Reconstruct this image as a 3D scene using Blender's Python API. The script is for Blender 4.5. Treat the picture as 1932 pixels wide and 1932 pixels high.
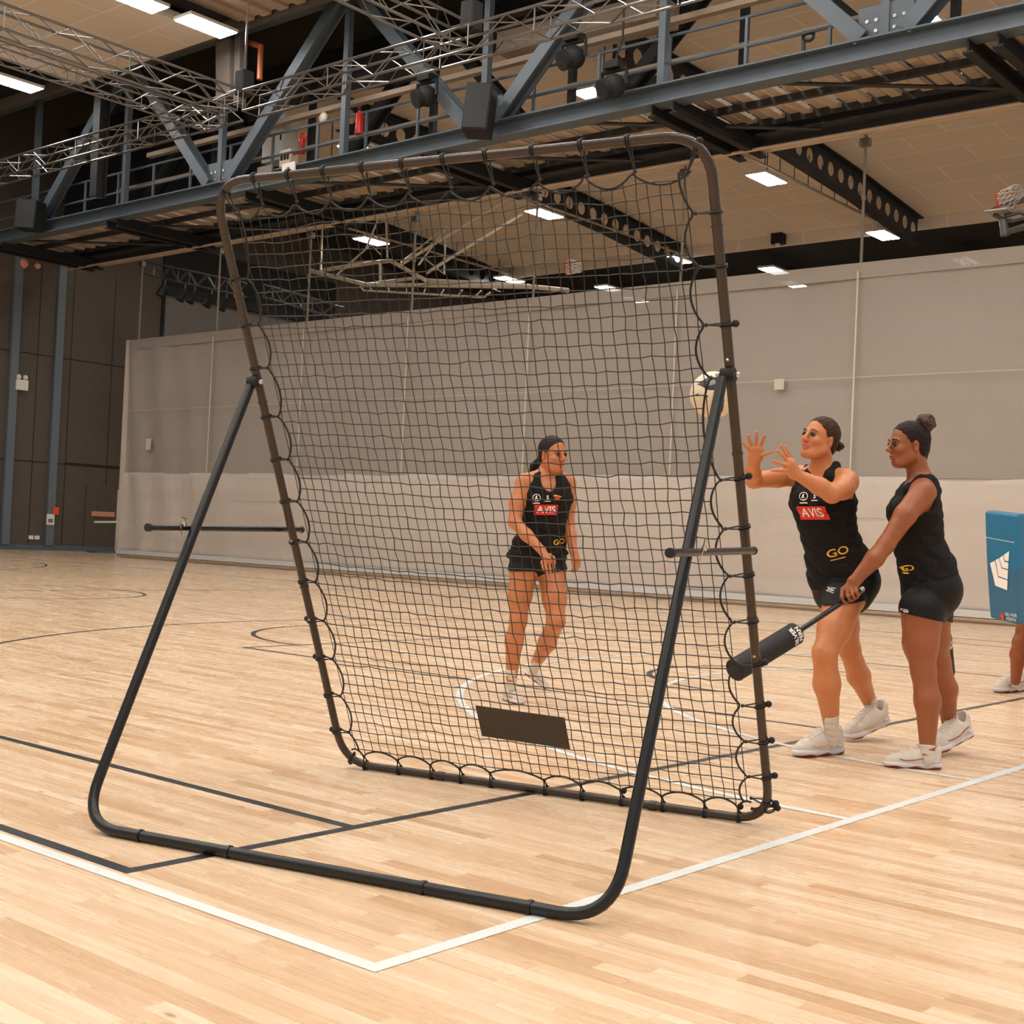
import bpy, bmesh, math, random
import numpy as np
from mathutils import Vector, Matrix
from mathutils.bvhtree import BVHTree
random.seed(7); np.random.seed(7)
for o in list(bpy.data.objects): bpy.data.objects.remove(o)
S = bpy.context.scene; COL = S.collection
pi = math.pi

# ------------------------------------------------------------------ camera
F = 2475.0; CH = 1.1
rho = math.atan(.045); th = math.atan(46/F); az = math.radians(39.9)
f0 = Vector((-math.sin(az), math.cos(az), 0)); R0 = Vector((math.cos(az), math.sin(az), 0)); ZZ = Vector((0, 0, 1))
FW = math.cos(th)*f0 + math.sin(th)*ZZ; U0 = -math.sin(th)*f0 + math.cos(th)*ZZ
EX = math.cos(rho)*R0 + math.sin(rho)*U0; EU = -math.sin(rho)*R0 + math.cos(rho)*U0
CC = Vector((0, 0, CH))
cd = bpy.data.cameras.new('camera'); cam = bpy.data.objects.new('camera', cd); COL.objects.link(cam)
cd.sensor_width = 36; cd.lens = 36*F/1932; cd.clip_end = 300
M = Matrix((EX, EU, -FW)).transposed().to_4x4(); M.translation = CC
cam.matrix_world = M; S.camera = cam
def ray(px, py): return FW + EX*((px-966)/F) - EU*((py-966)/F)
def onz(px, py, z=0.): d = ray(px, py); return CC + d*((z-CH)/d.z)
def ony(px, py, y): d = ray(px, py); return CC + d*(y/d.y)
def onx(px, py, x): d = ray(px, py); return CC + d*(x/d.x)
def dep(px, py, t): return CC + ray(px, py)*t

# ------------------------------------------------------------------ world, lights, exposure
W = bpy.data.worlds.new('world'); S.world = W; W.use_nodes = True
bg = W.node_tree.nodes['Background']; bg.inputs[0].default_value = (1.0, .97, .95, 1); bg.inputs[1].default_value = .68
S.view_settings.view_transform = 'Standard'; S.view_settings.look = 'None'
S.view_settings.exposure = -.14; S.view_settings.gamma = 1
LAMP = 46.0      # strength of every ceiling lamp's diffuser
S.cycles.max_bounces = 6; S.cycles.diffuse_bounces = 4; S.cycles.transparent_max_bounces = 8
S.cycles.use_denoising = True; S.cycles.sample_clamp_indirect = 4; S.cycles.caustics_reflective = False

# ------------------------------------------------------------------ materials
def lin(c):
    return tuple((x/255/12.92 if x/255 <= .04045 else ((x/255+.055)/1.055)**2.4) for x in c) + (1,)
def mat(name, rgb, rough=.5, metal=0., var=.08, scale=8., bump=0., bscale=60., emit=None, spec=.5, stretch=None):
    m = bpy.data.materials.new(name); m.use_nodes = True; nt = m.node_tree; N = nt.nodes; L = nt.links
    b = N['Principled BSDF']; b.inputs['Roughness'].default_value = rough; b.inputs['Metallic'].default_value = metal
    b.inputs['Specular IOR Level'].default_value = spec
    tc = N.new('ShaderNodeTexCoord'); vec = tc.outputs['Object']
    if stretch:
        mp = N.new('ShaderNodeMapping'); mp.inputs['Scale'].default_value = stretch; L.new(vec, mp.inputs[0]); vec = mp.outputs[0]
    n = N.new('ShaderNodeTexNoise'); n.inputs['Scale'].default_value = scale; n.inputs['Detail'].default_value = 3; L.new(vec, n.inputs['Vector'])
    mr = N.new('ShaderNodeMapRange'); mr.inputs['To Min'].default_value = 1-var; mr.inputs['To Max'].default_value = 1+var; L.new(n.outputs[0], mr.inputs[0])
    vm = N.new('ShaderNodeVectorMath'); vm.operation = 'SCALE'; vm.inputs[0].default_value = lin(rgb)[:3]; L.new(mr.outputs[0], vm.inputs['Scale'])
    L.new(vm.outputs[0], b.inputs['Base Color'])
    if bump:
        n2 = N.new('ShaderNodeTexNoise'); n2.inputs['Scale'].default_value = bscale; n2.inputs['Detail'].default_value = 4; L.new(vec, n2.inputs['Vector'])
        bp = N.new('ShaderNodeBump'); bp.inputs['Strength'].default_value = bump; bp.inputs['Distance'].default_value = .01
        L.new(n2.outputs[0], bp.inputs['Height']); L.new(bp.outputs[0], b.inputs['Normal'])
    if emit:
        b.inputs['Emission Color'].default_value = (1, .97, .93, 1); b.inputs['Emission Strength'].default_value = emit
    return m
def skin(name, rgb):
    m = mat(name, rgb, .42, var=.07, scale=5, bump=.05, bscale=160)
    b = m.node_tree.nodes['Principled BSDF']; b.inputs['Subsurface Weight'].default_value = .12
    b.inputs['Subsurface Radius'].default_value = (.012, .004, .002); b.inputs['Subsurface Scale'].default_value = 1
    return m

def floor_material():
    m = bpy.data.materials.new('maple_floor'); m.use_nodes = True; nt = m.node_tree; N = nt.nodes; L = nt.links
    b = N['Principled BSDF']; g = N.new('ShaderNodeNewGeometry')
    br = N.new('ShaderNodeTexBrick'); br.offset = .37; br.offset_frequency = 2; br.squash = 1.35; br.squash_frequency = 3
    br.inputs['Scale'].default_value = 1; br.inputs['Brick Width'].default_value = .62; br.inputs['Row Height'].default_value = .066
    br.inputs['Mortar Size'].default_value = .0009; br.inputs['Mortar Smooth'].default_value = .3; br.inputs['Bias'].default_value = 0
    br.inputs['Color1'].default_value = (0, 0, 0, 1); br.inputs['Color2'].default_value = (1, 1, 1, 1); br.inputs['Mortar'].default_value = (.5, .5, .5, 1)
    L.new(g.outputs['Position'], br.inputs['Vector'])
    cr = N.new('ShaderNodeValToRGB'); cr.color_ramp.elements[0].color = lin((204, 170, 132)); cr.color_ramp.elements[1].color = lin((236, 212, 182))
    e = cr.color_ramp.elements.new(.12); e.color = lin((216, 183, 146)); e = cr.color_ramp.elements.new(.5); e.color = lin((227, 199, 165))
    L.new(br.outputs['Color'], cr.inputs[0])
    mp = N.new('ShaderNodeMapping'); mp.inputs['Scale'].default_value = (1.6, 30, 1); L.new(g.outputs['Position'], mp.inputs[0])
    # shift the grain per board
    ad = N.new('ShaderNodeVectorMath'); ad.operation = 'ADD'; L.new(mp.outputs[0], ad.inputs[0])
    sc = N.new('ShaderNodeVectorMath'); sc.operation = 'SCALE'; sc.inputs['Scale'].default_value = 9; L.new(br.outputs['Color'], sc.inputs[0]); L.new(sc.outputs[0], ad.inputs[1])
    n = N.new('ShaderNodeTexNoise'); n.inputs['Scale'].default_value = 1.1; n.inputs['Detail'].default_value = 5; n.inputs['Distortion'].default_value = .8; L.new(ad.outputs[0], n.inputs['Vector'])
    cg = N.new('ShaderNodeValToRGB'); cg.color_ramp.elements[0].position = .32; cg.color_ramp.elements[0].color = (.74, .64, .54, 1); cg.color_ramp.elements[1].position = .62; cg.color_ramp.elements[1].color = (1, 1, 1, 1)
    L.new(n.outputs[0], cg.inputs[0])
    mx = N.new('ShaderNodeMix'); mx.data_type = 'RGBA'; mx.blend_type = 'MULTIPLY'; mx.inputs['Factor'].default_value = .42
    L.new(cr.outputs[0], mx.inputs['A']); L.new(cg.outputs[0], mx.inputs['B'])
    # seams
    m2 = N.new('ShaderNodeMix'); m2.data_type = 'RGBA'; m2.inputs['B'].default_value = lin((176, 134, 92)); L.new(mx.outputs['Result'], m2.inputs['A'])
    ms = N.new('ShaderNodeMath'); ms.operation = 'MULTIPLY'; ms.inputs[1].default_value = .55; L.new(br.outputs['Fac'], ms.inputs[0]); L.new(ms.outputs[0], m2.inputs['Factor'])
    # knots: sparse small dark spots
    mk = N.new('ShaderNodeMapping'); mk.inputs['Scale'].default_value = (1.3, 3.2, 1); L.new(g.outputs['Position'], mk.inputs[0])
    vo = N.new('ShaderNodeTexVoronoi'); vo.inputs['Scale'].default_value = 1.35; L.new(mk.outputs[0], vo.inputs['Vector'])
    vr = N.new('ShaderNodeMapRange'); vr.inputs['From Min'].default_value = .016; vr.inputs['From Max'].default_value = .055; vr.inputs['To Min'].default_value = .85; vr.inputs['To Max'].default_value = 0
    L.new(vo.outputs['Distance'], vr.inputs[0])
    m3 = N.new('ShaderNodeMix'); m3.data_type = 'RGBA'; m3.inputs['B'].default_value = lin((140, 84, 44)); L.new(m2.outputs['Result'], m3.inputs['A']); L.new(vr.outputs[0], m3.inputs['Factor'])
    L.new(m3.outputs['Result'], b.inputs['Base Color'])
    rr = N.new('ShaderNodeMapRange'); rr.inputs['To Min'].default_value = .2; rr.inputs['To Max'].default_value = .34; L.new(n.outputs[0], rr.inputs[0]); L.new(rr.outputs[0], b.inputs['Roughness'])
    b.inputs['Specular IOR Level'].default_value = .45
    return m

def ceiling_material():
    m = bpy.data.materials.new('ceiling_panel'); m.use_nodes = True; nt = m.node_tree; N = nt.nodes; L = nt.links
    b = N['Principled BSDF']; b.inputs['Roughness'].default_value = .8; g = N.new('ShaderNodeNewGeometry')
    br = N.new('ShaderNodeTexBrick'); br.inputs['Scale'].default_value = 1; br.inputs['Brick Width'].default_value = 2.4; br.inputs['Row Height'].default_value = 1.2
    br.inputs['Mortar Size'].default_value = .02; br.offset = .5
    br.inputs['Color1'].default_value = lin((236, 222, 204)); br.inputs['Color2'].default_value = lin((230, 216, 198)); br.inputs['Mortar'].default_value = lin((252, 242, 228))
    L.new(g.outputs['Position'], br.inputs['Vector']); L.new(br.outputs['Color'], b.inputs['Base Color'])
    n = N.new('ShaderNodeTexNoise'); n.inputs['Scale'].default_value = 90; L.new(g.outputs['Position'], n.inputs['Vector'])
    bp = N.new('ShaderNodeBump'); bp.inputs['Strength'].default_value = .15; L.new(n.outputs[0], bp.inputs['Height']); L.new(bp.outputs[0], b.inputs['Normal'])
    return m

def curtain_material(name, rgb, alpha, rough, wr):
    m = mat(name, rgb, rough, var=.05, scale=.8, spec=.35)
    nt = m.node_tree; N = nt.nodes; L = nt.links; b = N['Principled BSDF']; g = N.new('ShaderNodeNewGeometry')
    mp = N.new('ShaderNodeMapping'); mp.inputs['Scale'].default_value = (.9, 1, .35); mp.inputs['Rotation'].default_value = (0, .25, 0); L.new(g.outputs['Position'], mp.inputs[0])
    n = N.new('ShaderNodeTexNoise'); n.inputs['Scale'].default_value = 1.6; n.inputs['Detail'].default_value = 4; L.new(mp.outputs[0], n.inputs['Vector'])
    wv = N.new('ShaderNodeTexWave'); wv.bands_direction = 'Z'; wv.inputs['Scale'].default_value = .55; wv.inputs['Distortion'].default_value = 1.2; L.new(g.outputs['Position'], wv.inputs['Vector'])
    ad = N.new('ShaderNodeMath'); ad.operation = 'MULTIPLY_ADD'; ad.inputs[1].default_value = .15; L.new(wv.outputs['Fac'], ad.inputs[0]); L.new(n.outputs[0], ad.inputs[2])
    bp = N.new('ShaderNodeBump'); bp.inputs['Strength'].default_value = wr; bp.inputs['Distance'].default_value = .25
    L.new(ad.outputs[0], bp.inputs['Height']); L.new(bp.outputs[0], b.inputs['Normal'])
    b.inputs['Alpha'].default_value = alpha
    return m

MT = dict(
 floor=floor_material(), ceil=ceiling_material(),
 white_line=mat('white_court_paint', (226, 232, 230), .3, var=.03), black_line=mat('black_court_paint', (38, 42, 46), .3, var=.1),
 tube=mat('black_powder_coat', (22, 23, 23), .28, .2, var=.15, scale=30, bump=.05, bscale=300),
 net_tube=mat('dark_bronze_tube', (66, 57, 50), .26, .5, var=.12, scale=30, bump=.05, bscale=300),
 cord=mat('black_cord', (20, 21, 22), .55, var=.2, scale=80), net=mat('net_twine', (34, 34, 32), .6, var=.2, scale=60),
 chrome=mat('zinc_steel', (190, 190, 186), .25, .9), patch=mat('dark_woven_patch', (66, 57, 46), .8, var=.25, scale=30, stretch=(1, 9, 9), bump=.3, bscale=90),
 steel=mat('blue_grey_steel', (86, 97, 106), .5, .1, var=.12, scale=3), dsteel=mat('dark_steel', (40, 42, 44), .55, .1, var=.12, scale=3),
 alu=mat('aluminium', (128, 126, 124), .3, .85, var=.08), black=mat('matt_black', (17, 17, 18), .7, var=.15), white=mat('white_plastic', (226, 222, 214), .4, var=.03),
 wall=mat('dark_wall_cladding', (86, 77, 69), .85, var=.14, scale=4, bump=.3, bscale=30), trimm=mat('grey_blue_trim', (98, 108, 115), .6, var=.05),
 dark=mat('black_back_wall', (30, 28, 27), .85, var=.2, scale=2), deck=mat('corrugated_deck', (186, 168, 146), .5, .2, var=.1),
 cream=mat('cream_steel_tube', (232, 218, 196), .4, .1, var=.05), orange=mat('orange_steel', (226, 84, 30), .45), red=mat('red_paint', (200, 44, 28), .35), 
 copper=mat('orange_conduit', (176, 96, 56), .5, var=.15), grey=mat('mid_grey_panel', (112, 106, 100), .7, var=.05), cloth=mat('black_jersey', (24, 22, 21), .85, spec=.2, var=.8, scale=70, bump=.45, bscale=45, stretch=(1, 1, .6)),
 shorts=mat('black_lycra', (11, 11, 13), .6, spec=.3, var=.15, scale=40, bump=.1, bscale=200), sock=mat('white_ribbed_sock', (212, 203, 190), .85, bump=.4, bscale=260, stretch=(1, 1, .3)),
 shoe=mat('off_white_knit_shoe', (208, 198, 186), .7, var=.08, scale=40, bump=.25, bscale=220), sole=mat('pale_foam_sole', (205, 204, 205), .6), solered=mat('red_brown_outsole', (134, 52, 44), .6),
 shoegold=mat('shoe_gold_panel', (208, 170, 120), .5), lace=mat('white_lace', (226, 220, 210), .8),
 hair_dark=mat('dark_brown_hair', (30, 21, 17), .62, var=.35, spec=.2, scale=40, bump=.6, bscale=55, stretch=(1, 1, .25)), hair_mid=mat('brown_tied_hair', (58, 37, 24), .62, var=.3, spec=.2, scale=40, bump=.6, bscale=55, stretch=(1, 1, .25)),
 bun=mat('curly_brown_bun', (62, 32, 24), .6, var=.5, scale=60, bump=1., bscale=60), eyew=mat('eye_white', (124, 114, 106), .35), eyed=mat('dark_iris', (28, 20, 16), .25),
 redlogo=mat('red_print', (214, 44, 24), .55, var=.03), whitep=mat('white_print', (244, 241, 235), .6, var=.02), gold=mat('gold_print', (222, 168, 60), .5, var=.03),
 teal=mat('teal_print', (60, 132, 140), .5), padb=mat('blue_pad_vinyl', (22, 106, 144), .4, var=.06, scale=4), padb_shade=mat('blue_pad_vinyl_shaded', (44, 98, 130), .42, var=.08, scale=4), 
 leather=mat('cream_ball_rubber', (226, 208, 182), .45, var=.04, bump=.25, bscale=420), ballblk=mat('black_ball_print', (40, 40, 42), .45), ballgrey=mat('grey_ball_print', (128, 130, 132), .45),
 lamp=mat('lamp_diffuser', (255, 255, 250), .5, emit=LAMP), tubew=mat('white_hanger_tube', (126, 116, 102), .5), yellowp=mat('warm_sign', (216, 150, 116), .5),
 strap=mat('pale_webbing', (200, 190, 176), .7),
 curt_up=curtain_material('grey_brown_mesh_curtain', (166, 158, 149), .88, .55, .2), curt_lo=curtain_material('pale_taupe_vinyl_curtain', (198, 188, 177), 1, .5, .3),
 hem=mat('silver_hem', (206, 206, 204), .4), lip1=mat('lip_light', (176, 92, 74), .4), lip3=mat('lip_dark', (140, 72, 56), .4),
 sk1=skin('skin_tan', (182, 114, 70)), sk2=skin('skin_light_tan', (194, 124, 78)), sk3=skin('skin_brown', (144, 81, 44)), sk4=skin('skin_deep_tan', (146, 80, 42)),
)

# ------------------------------------------------------------------ object helpers
def link(name, me, m=None, parent=None):
    o = bpy.data.objects.new(name, me); COL.objects.link(o)
    if me is not None and m is not None:
        for x in (m if isinstance(m, (list, tuple)) else [m]): me.materials.append(MT[x] if isinstance(x, str) else x)
    if parent: o.parent = parent
    return o
def tag(o, label=None, cat=None, group=None, kind=None):
    if label: o['label'] = label
    if cat: o['category'] = cat
    if group: o['group'] = group
    if kind: o['kind'] = kind
    return o
def thing(name, label, cat, loc=(0, 0, 0), group=None):
    o = bpy.data.objects.new(name, None); COL.objects.link(o); o.location = loc; o.empty_display_size = .1
    tag(o, label, cat, group); return o
def copy_tree(o, parent=None):
    c = o.copy(); COL.objects.link(c)
    if parent: c.parent = parent
    for ch in list(o.children): copy_tree(ch, c)
    return c

class MB:
    """collects solids; build() links them as one mesh (world coordinates; parent offset removed)"""
    def __init__(s): s.v = []; s.f = []; s.mi = []; s.m = 0
    def add(s, vs, fs):
        n = len(s.v); s.v += [tuple(v) for v in vs]; s.f += [tuple(i+n for i in f) for f in fs]; s.mi += [s.m]*len(fs); return s
    def box(s, a, b):
        (x0, y0, z0), (x1, y1, z1) = a, b
        return s.add([(x0,y0,z0),(x1,y0,z0),(x1,y1,z0),(x0,y1,z0),(x0,y0,z1),(x1,y0,z1),(x1,y1,z1),(x0,y1,z1)],
                     [(0,3,2,1),(4,5,6,7),(0,1,5,4),(1,2,6,5),(2,3,7,6),(3,0,4,7)])
    def bar(s, a, b, w, h, up=(0, 0, 1)):
        a = Vector(a); b = Vector(b); d = (b-a).normalized(); up = Vector(up)
        if abs(d.dot(up)) > .98: up = Vector((0, 1, 0))
        x = d.cross(up).normalized(); y = x.cross(d).normalized()
        q = [x*(-w/2)+y*(-h/2), x*(w/2)+y*(-h/2), x*(w/2)+y*(h/2), x*(-w/2)+y*(h/2)]
        return s.add([a+c for c in q]+[b+c for c in q], [(0,1,2,3),(7,6,5,4),(0,4,5,1),(1,5,6,2),(2,6,7,3),(3,7,4,0)])
    def ibeam(s, a, b, w, h, t=.03, up=(0, 0, 1)):
        a = Vector(a); b = Vector(b); up = Vector(up)
        d = (b-a).normalized(); x = d.cross(up).normalized(); y = x.cross(d).normalized()
        s.bar(a+y*(h/2-t/2), b+y*(h/2-t/2), w, t, up); s.bar(a-y*(h/2-t/2), b-y*(h/2-t/2), w, t, up); s.bar(a, b, t, h-2*t, up); return s
    def tube(s, pts, r, n=10, caps=True, closed=False):
        P = [Vector(p) for p in pts]; k = len(P); R = r if hasattr(r, '__len__') else [r]*k
        T = []
        for i in range(k):
            if closed: t = P[(i+1) % k]-P[i-1]
            else: t = P[min(i+1, k-1)]-P[max(i-1, 0)]
            T.append(t.normalized())
        up = Vector((0, 0, 1)) if abs(T[0].z) < .9 else Vector((1, 0, 0))
        x = T[0].cross(up).normalized(); vs = []
        for i in range(k):
            x = (x - T[i]*x.dot(T[i])).normalized(); y = T[i].cross(x)
            for j in range(n):
                a = 2*pi*j/n; vs.append(P[i]+x*(math.cos(a)*R[i])+y*(math.sin(a)*R[i]))
        fs = []
        for i in range(k if closed else k-1):
            for j in range(n):
                i2 = (i+1) % k; fs.append((i*n+j, i*n+(j+1) % n, i2*n+(j+1) % n, i2*n+j))
        if caps and not closed: fs += [tuple(range(n-1, -1, -1)), tuple((k-1)*n+j for j in range(n))]
        return s.add(vs, fs)
    def sphere(s, c, r, n=12, sc=(1, 1, 1), rot=None):
        c = Vector(c); vs = []; m = n//2
        for i in range(1, m):
            for j in range(n):
                v = Vector((math.sin(pi*i/m)*math.cos(2*pi*j/n)*sc[0], math.sin(pi*i/m)*math.sin(2*pi*j/n)*sc[1], math.cos(pi*i/m)*sc[2]))*r
                vs.append(c+(rot @ v if rot else v))
        t = Vector((0, 0, r*sc[2])); vs += [c+(rot @ t if rot else t), c-(rot @ t if rot else t)]; a = len(vs)-2; b = a+1; fs = []
        for i in range(m-2):
            for j in range(n): fs.append((i*n+j, (i+1)*n+j, (i+1)*n+(j+1) % n, i*n+(j+1) % n))
        for j in range(n): fs.append((a, j, (j+1) % n)); fs.append((b, (m-2)*n+(j+1) % n, (m-2)*n+j))
        return s.add(vs, fs)
    def build(s, name, m, parent=None, smooth=False, bevel=0):
        me = bpy.data.meshes.new(name); v = s.v
        if parent is not None:
            q = parent; off = Vector((0, 0, 0))
            while q: off += Vector(q.location); q = q.parent
            v = [(x-off.x, y-off.y, z-off.z) for x, y, z in v]
        me.from_pydata(v, [], s.f); me.polygons.foreach_set('material_index', s.mi)
        if smooth: me.polygons.foreach_set('use_smooth', [True]*len(s.f))
        me.update()
        if smooth:
            try: me.set_sharp_from_angle(angle=math.radians(40))
            except Exception: pass
        o = link(name, me, m, parent)
        if bevel:
            md = o.modifiers.new('bevel', 'BEVEL'); md.width = bevel; md.segments = 2; md.limit_method = 'ANGLE'
        return o

# ================================================================== SETTING
# ---- floor with the painted court lines (basketball in black, netball in white)
fl = MB(); fl.add([(-60, -8, 0), (14, -8, 0), (14, 60, 0), (-60, 60, 0)], [(0, 1, 2, 3)])
_lz = [0]
def fline(x0, y0, x1, y1, w, m, z):
    _lz[0] += 1; z += _lz[0]*.00002
    fl.m = m; d = Vector((x1-x0, y1-y0, 0)).normalized(); n = Vector((-d.y, d.x, 0))*w/2; a = Vector((x0, y0, z)); b = Vector((x1, y1, z))
    fl.add([a-n, b-n, b+n, a+n], [(0, 1, 2, 3)])
def farc(cx, cy, r, a0, a1, w, m, z, n=72):
    _lz[0] += 1; z += _lz[0]*.00002
    fl.m = m; vs = []
    for i in range(n+1):
        a = math.radians(a0+(a1-a0)*i/n)
        vs += [(cx+(r-w/2)*math.cos(a), cy+(r-w/2)*math.sin(a), z), (cx+(r+w/2)*math.cos(a), cy+(r+w/2)*math.sin(a), z)]
    fl.add(vs, [(2*i, 2*i+1, 2*i+3, 2*i+2) for i in range(n)])
bx, y0b, y1b = -3.53, 2.43, 17.43; cyb = 9.93; bx2 = bx-28
zb = .0006; zw = .0012
fline(bx, y0b-.025, bx, y1b, .05, 2, zb); fline(bx+.025, y0b, bx2, y0b, .05, 2, zb); fline(bx, y1b, bx2, y1b, .05, 2, zb); fline(bx2, y0b, bx2, y1b, .05, 2, zb)
fline(bx-14, y0b, bx-14, y1b, .05, 2, zb); farc(bx-14, cyb, 1.8, 0, 360, .05, 2, zb)
for sgn, b0 in ((-1, bx), (1, bx2)):
    hx = b0+sgn*1.575
    a = math.degrees(math.asin((cyb-3.39)/6.75)); ex = 6.75*math.cos(math.radians(a))
    fline(b0, 3.39, hx+sgn*ex, 3.39, .05, 2, zb); fline(b0, 2*cyb-3.39, hx+sgn*ex, 2*cyb-3.39, .05, 2, zb)
    if sgn < 0: farc(hx, cyb, 6.75, 180-a, 180+a, .05, 2, zb, 90)
    else: farc(hx, cyb, 6.75, -a, a, .05, 2, zb, 90)
    for yy in (cyb-2.42, cyb+2.42): fline(b0, yy, b0+sgn*5.8, yy, .05, 2, zb)
    fx = b0+sgn*5.8; fline(fx, cyb-2.42, fx, cyb+2.42, .05, 2, zb); farc(fx, cyb, 1.8, 90 if sgn < 0 else -90, 270 if sgn < 0 else 90, .05, 2, zb)
    farc(hx, cyb, 1.25, 90 if sgn < 0 else -90, 270 if sgn < 0 else 90, .05, 2, zb)
nx = -2.355; cyn = 9.98
fline(nx, 2.335, nx, 17.63, .05, 1, zw); fline(nx+.025, 2.36, nx-30.5, 2.36, .05, 1, zw); fline(nx, 17.6, nx-30.5, 17.6, .05, 1, zw); fline(nx-30.5, 2.36, nx-30.5, 17.6, .05, 1, zw)
fline(nx-10.17, 2.36, nx-10.17, 17.6, .05, 1, zw); fline(nx-20.33, 2.36, nx-20.33, 17.6, .05, 1, zw)
farc(nx-15.25, cyn, .45, 0, 360, .05, 1, zw); farc(nx, cyn, 4.9, 90, 270, .05, 1, zw, 100); farc(nx, cyn, 3.5, 90, 270, .05, 1, zw, 90)
floor = tag(fl.build('floor', ['floor', 'white_line', 'black_line']), kind='structure')

# ---- left wall, its trims, back wall
def structure(mb, name, m, parent=None, **k):
    o = mb.build(name, m, parent, **k)
    if parent is None: tag(o, kind='structure')
    return o
XW = -37.8
structure(MB().box((XW-.3, -8, 0), (XW, 53, 16)), 'wall_left', 'wall')
structure(MB().box((XW, -8, 0), (XW+.05, 27, .16)), 'baseboard_left', 'steel')
for i, (px, py) in enumerate(((35, 480), (118, 480), (-55, 480))):
    p = onx(px, py, XW); structure(MB().box((XW, p.y-.13, .16), (XW+.12, p.y+.13, 9.6)), 'trim_%d' % (i+1), 'trimm')
structure(MB().box((XW, 26.2, 0), (XW+.06, 34, 10.5)).box((XW, 22.9, 2.75), (XW+.03, 26.2, 2.82)), 'trim_4', 'dark')
structure(MB().box((XW-.3, 52, 0), (10, 52.3, 12.5)), 'wall_back', 'dark')
# panel seams on the left wall
sm = MB()
for z in (2.75, 6.1): sm.box((XW, -8, z), (XW+.012, 26.1, z+.03))
for y in (20.2, 21.75, 22.9, 24.4): sm.box((XW, y, .1), (XW+.01, y+.02, 9))
structure(sm, 'trim_5', 'black')

# ---- ceilings
BE = []
prof = [(22.4, 12.1), (30, 12.08), (34, 11.85), (38.6, 11.45)]
def cz(y):
    for (a, za), (b, zb_) in zip(prof, prof[1:]):
        if y <= b: return za+(zb_-za)*(y-a)/(b-a)
    return prof[-1][1]
for xa, xb, nm_, mm_ in ((-33.5, 8, 'ceiling', 'ceil'), (-37.8, -33.5, 'ceiling.009', 'dark')):
    ce = MB()
    for (a, za), (b, zb_) in zip(prof, prof[1:]):
        ce.add([(xa, a, za), (xb, a, za), (xb, b, zb_), (xa, b, zb_), (xa, a, za+.3), (xb, a, za+.3), (xb, b, zb_+.3), (xa, b, zb_+.3)],
               [(0,3,2,1),(4,5,6,7),(0,1,5,4),(1,2,6,5),(2,3,7,6),(3,0,4,7)])
    ce.box((xa, 38.6, 11.1), (xb, 38.75, 11.75))
    structure(ce, nm_, mm_)
structure(MB().box((-37.8, 38.75, 11.5), (8, 52, 11.8)), 'ceiling.001', 'dark')
cn = MB().box((-29.9, -8, 12), (-24.2, 17.9, 12.2)).box((-16, -8, 12), (8, 17.9, 12.2))
structure(cn, 'ceiling.002', 'ceil')
structure(MB().box((XW, -8, 12.3), (-15, 17.9, 12.5)), 'ceiling.003', 'black')
structure(MB().box((XW, 17.9, 12.0), (8, 18.0, 15.8)), 'ceiling.004', 'wall'); structure(MB().box((XW, 22.3, 12.1), (8, 22.4, 15.8)), 'ceiling.007', 'wall'); structure(MB().box((XW, 17.9, 15.8), (8, 22.4, 16)), 'ceiling.008', 'black')
structure(MB().box((XW, 22.42, 9.3), (-27.6, 22.5, 12.1)).box((-30.2, 22.3, 9.3), (-27.6, 22.42, 10.2)), 'ceiling.005', 'dark')
# corrugated roof strip high over the near hall
co = MB()
for i in range(26):
    x = -23.4+i*.28; co.box((x, 13.5, 12.16-.08*(i % 2)), (x+.28, 17.85, 12.22))
structure(co, 'ceiling.006', 'deck')

# ---- perforated roof beams beyond the curtain
def hole_beam(x, y0, y1, drop=.85, name='perforated_beam'):
    mb = MB(); t = .02; L = .62; n = int((y1-y0)/L)
    for i in range(n):
        a = y0+i*L; b = a+L; zt = cz((a+b)/2); z1 = zt; z0 = zt-drop; zc = (z0+z1)/2; r = .2; yc = (a+b)/2; K = 10
        ring = [(yc+r*math.cos(2*pi*k/K+pi/K), zc+r*math.sin(2*pi*k/K+pi/K)) for k in range(K)]
        outer = []
        for (yy, zz) in ring:
            dy, dz = yy-yc, zz-zc; s_ = min((L/2)/max(abs(dy), 1e-6), (drop/2)/max(abs(dz), 1e-6)); outer.append((yc+dy*s_, zc+dz*s_))
        for sx in (-t/2, t/2):
            vs = [(x+sx, p, q) for p, q in ring]+[(x+sx, p, q) for p, q in outer]
            mb.add(vs, [(k, (k+1) % K, K+(k+1) % K, K+k) for k in range(K)])
            for yq in (a, b):
                for zq in (z0, z1):
                    cs = sorted(range(K), key=lambda k: (outer[k][0]-yq)**2+(outer[k][1]-zq)**2)[:2]
                    mb.add([(x+sx, outer[cs[0]][0], outer[cs[0]][1]), (x+sx, outer[cs[1]][0], outer[cs[1]][1]), (x+sx, yq, zq)], [(0, 1, 2)])
        mb.add([(x-t/2, p, q) for p, q in ring]+[(x+t/2, p, q) for p, q in ring], [(k, K+k, K+(k+1) % K, (k+1) % K) for k in range(K)])
    flg = MB(); seg = [y0, 30, 34, y1]
    for a, b in zip(seg, seg[1:]):
        flg.bar((x, a, cz(a)-.02), (x, b, cz(b)-.02), .34, .03); flg.bar((x, a, cz(a)-drop), (x, b, cz(b)-drop), .34, .03)
    r = thing(name, '', 'beam', (x, y0, cz(y0)-drop)); mb.build('web', 'dsteel', r); flg.build('flange', 'dsteel', r); return r
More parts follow.
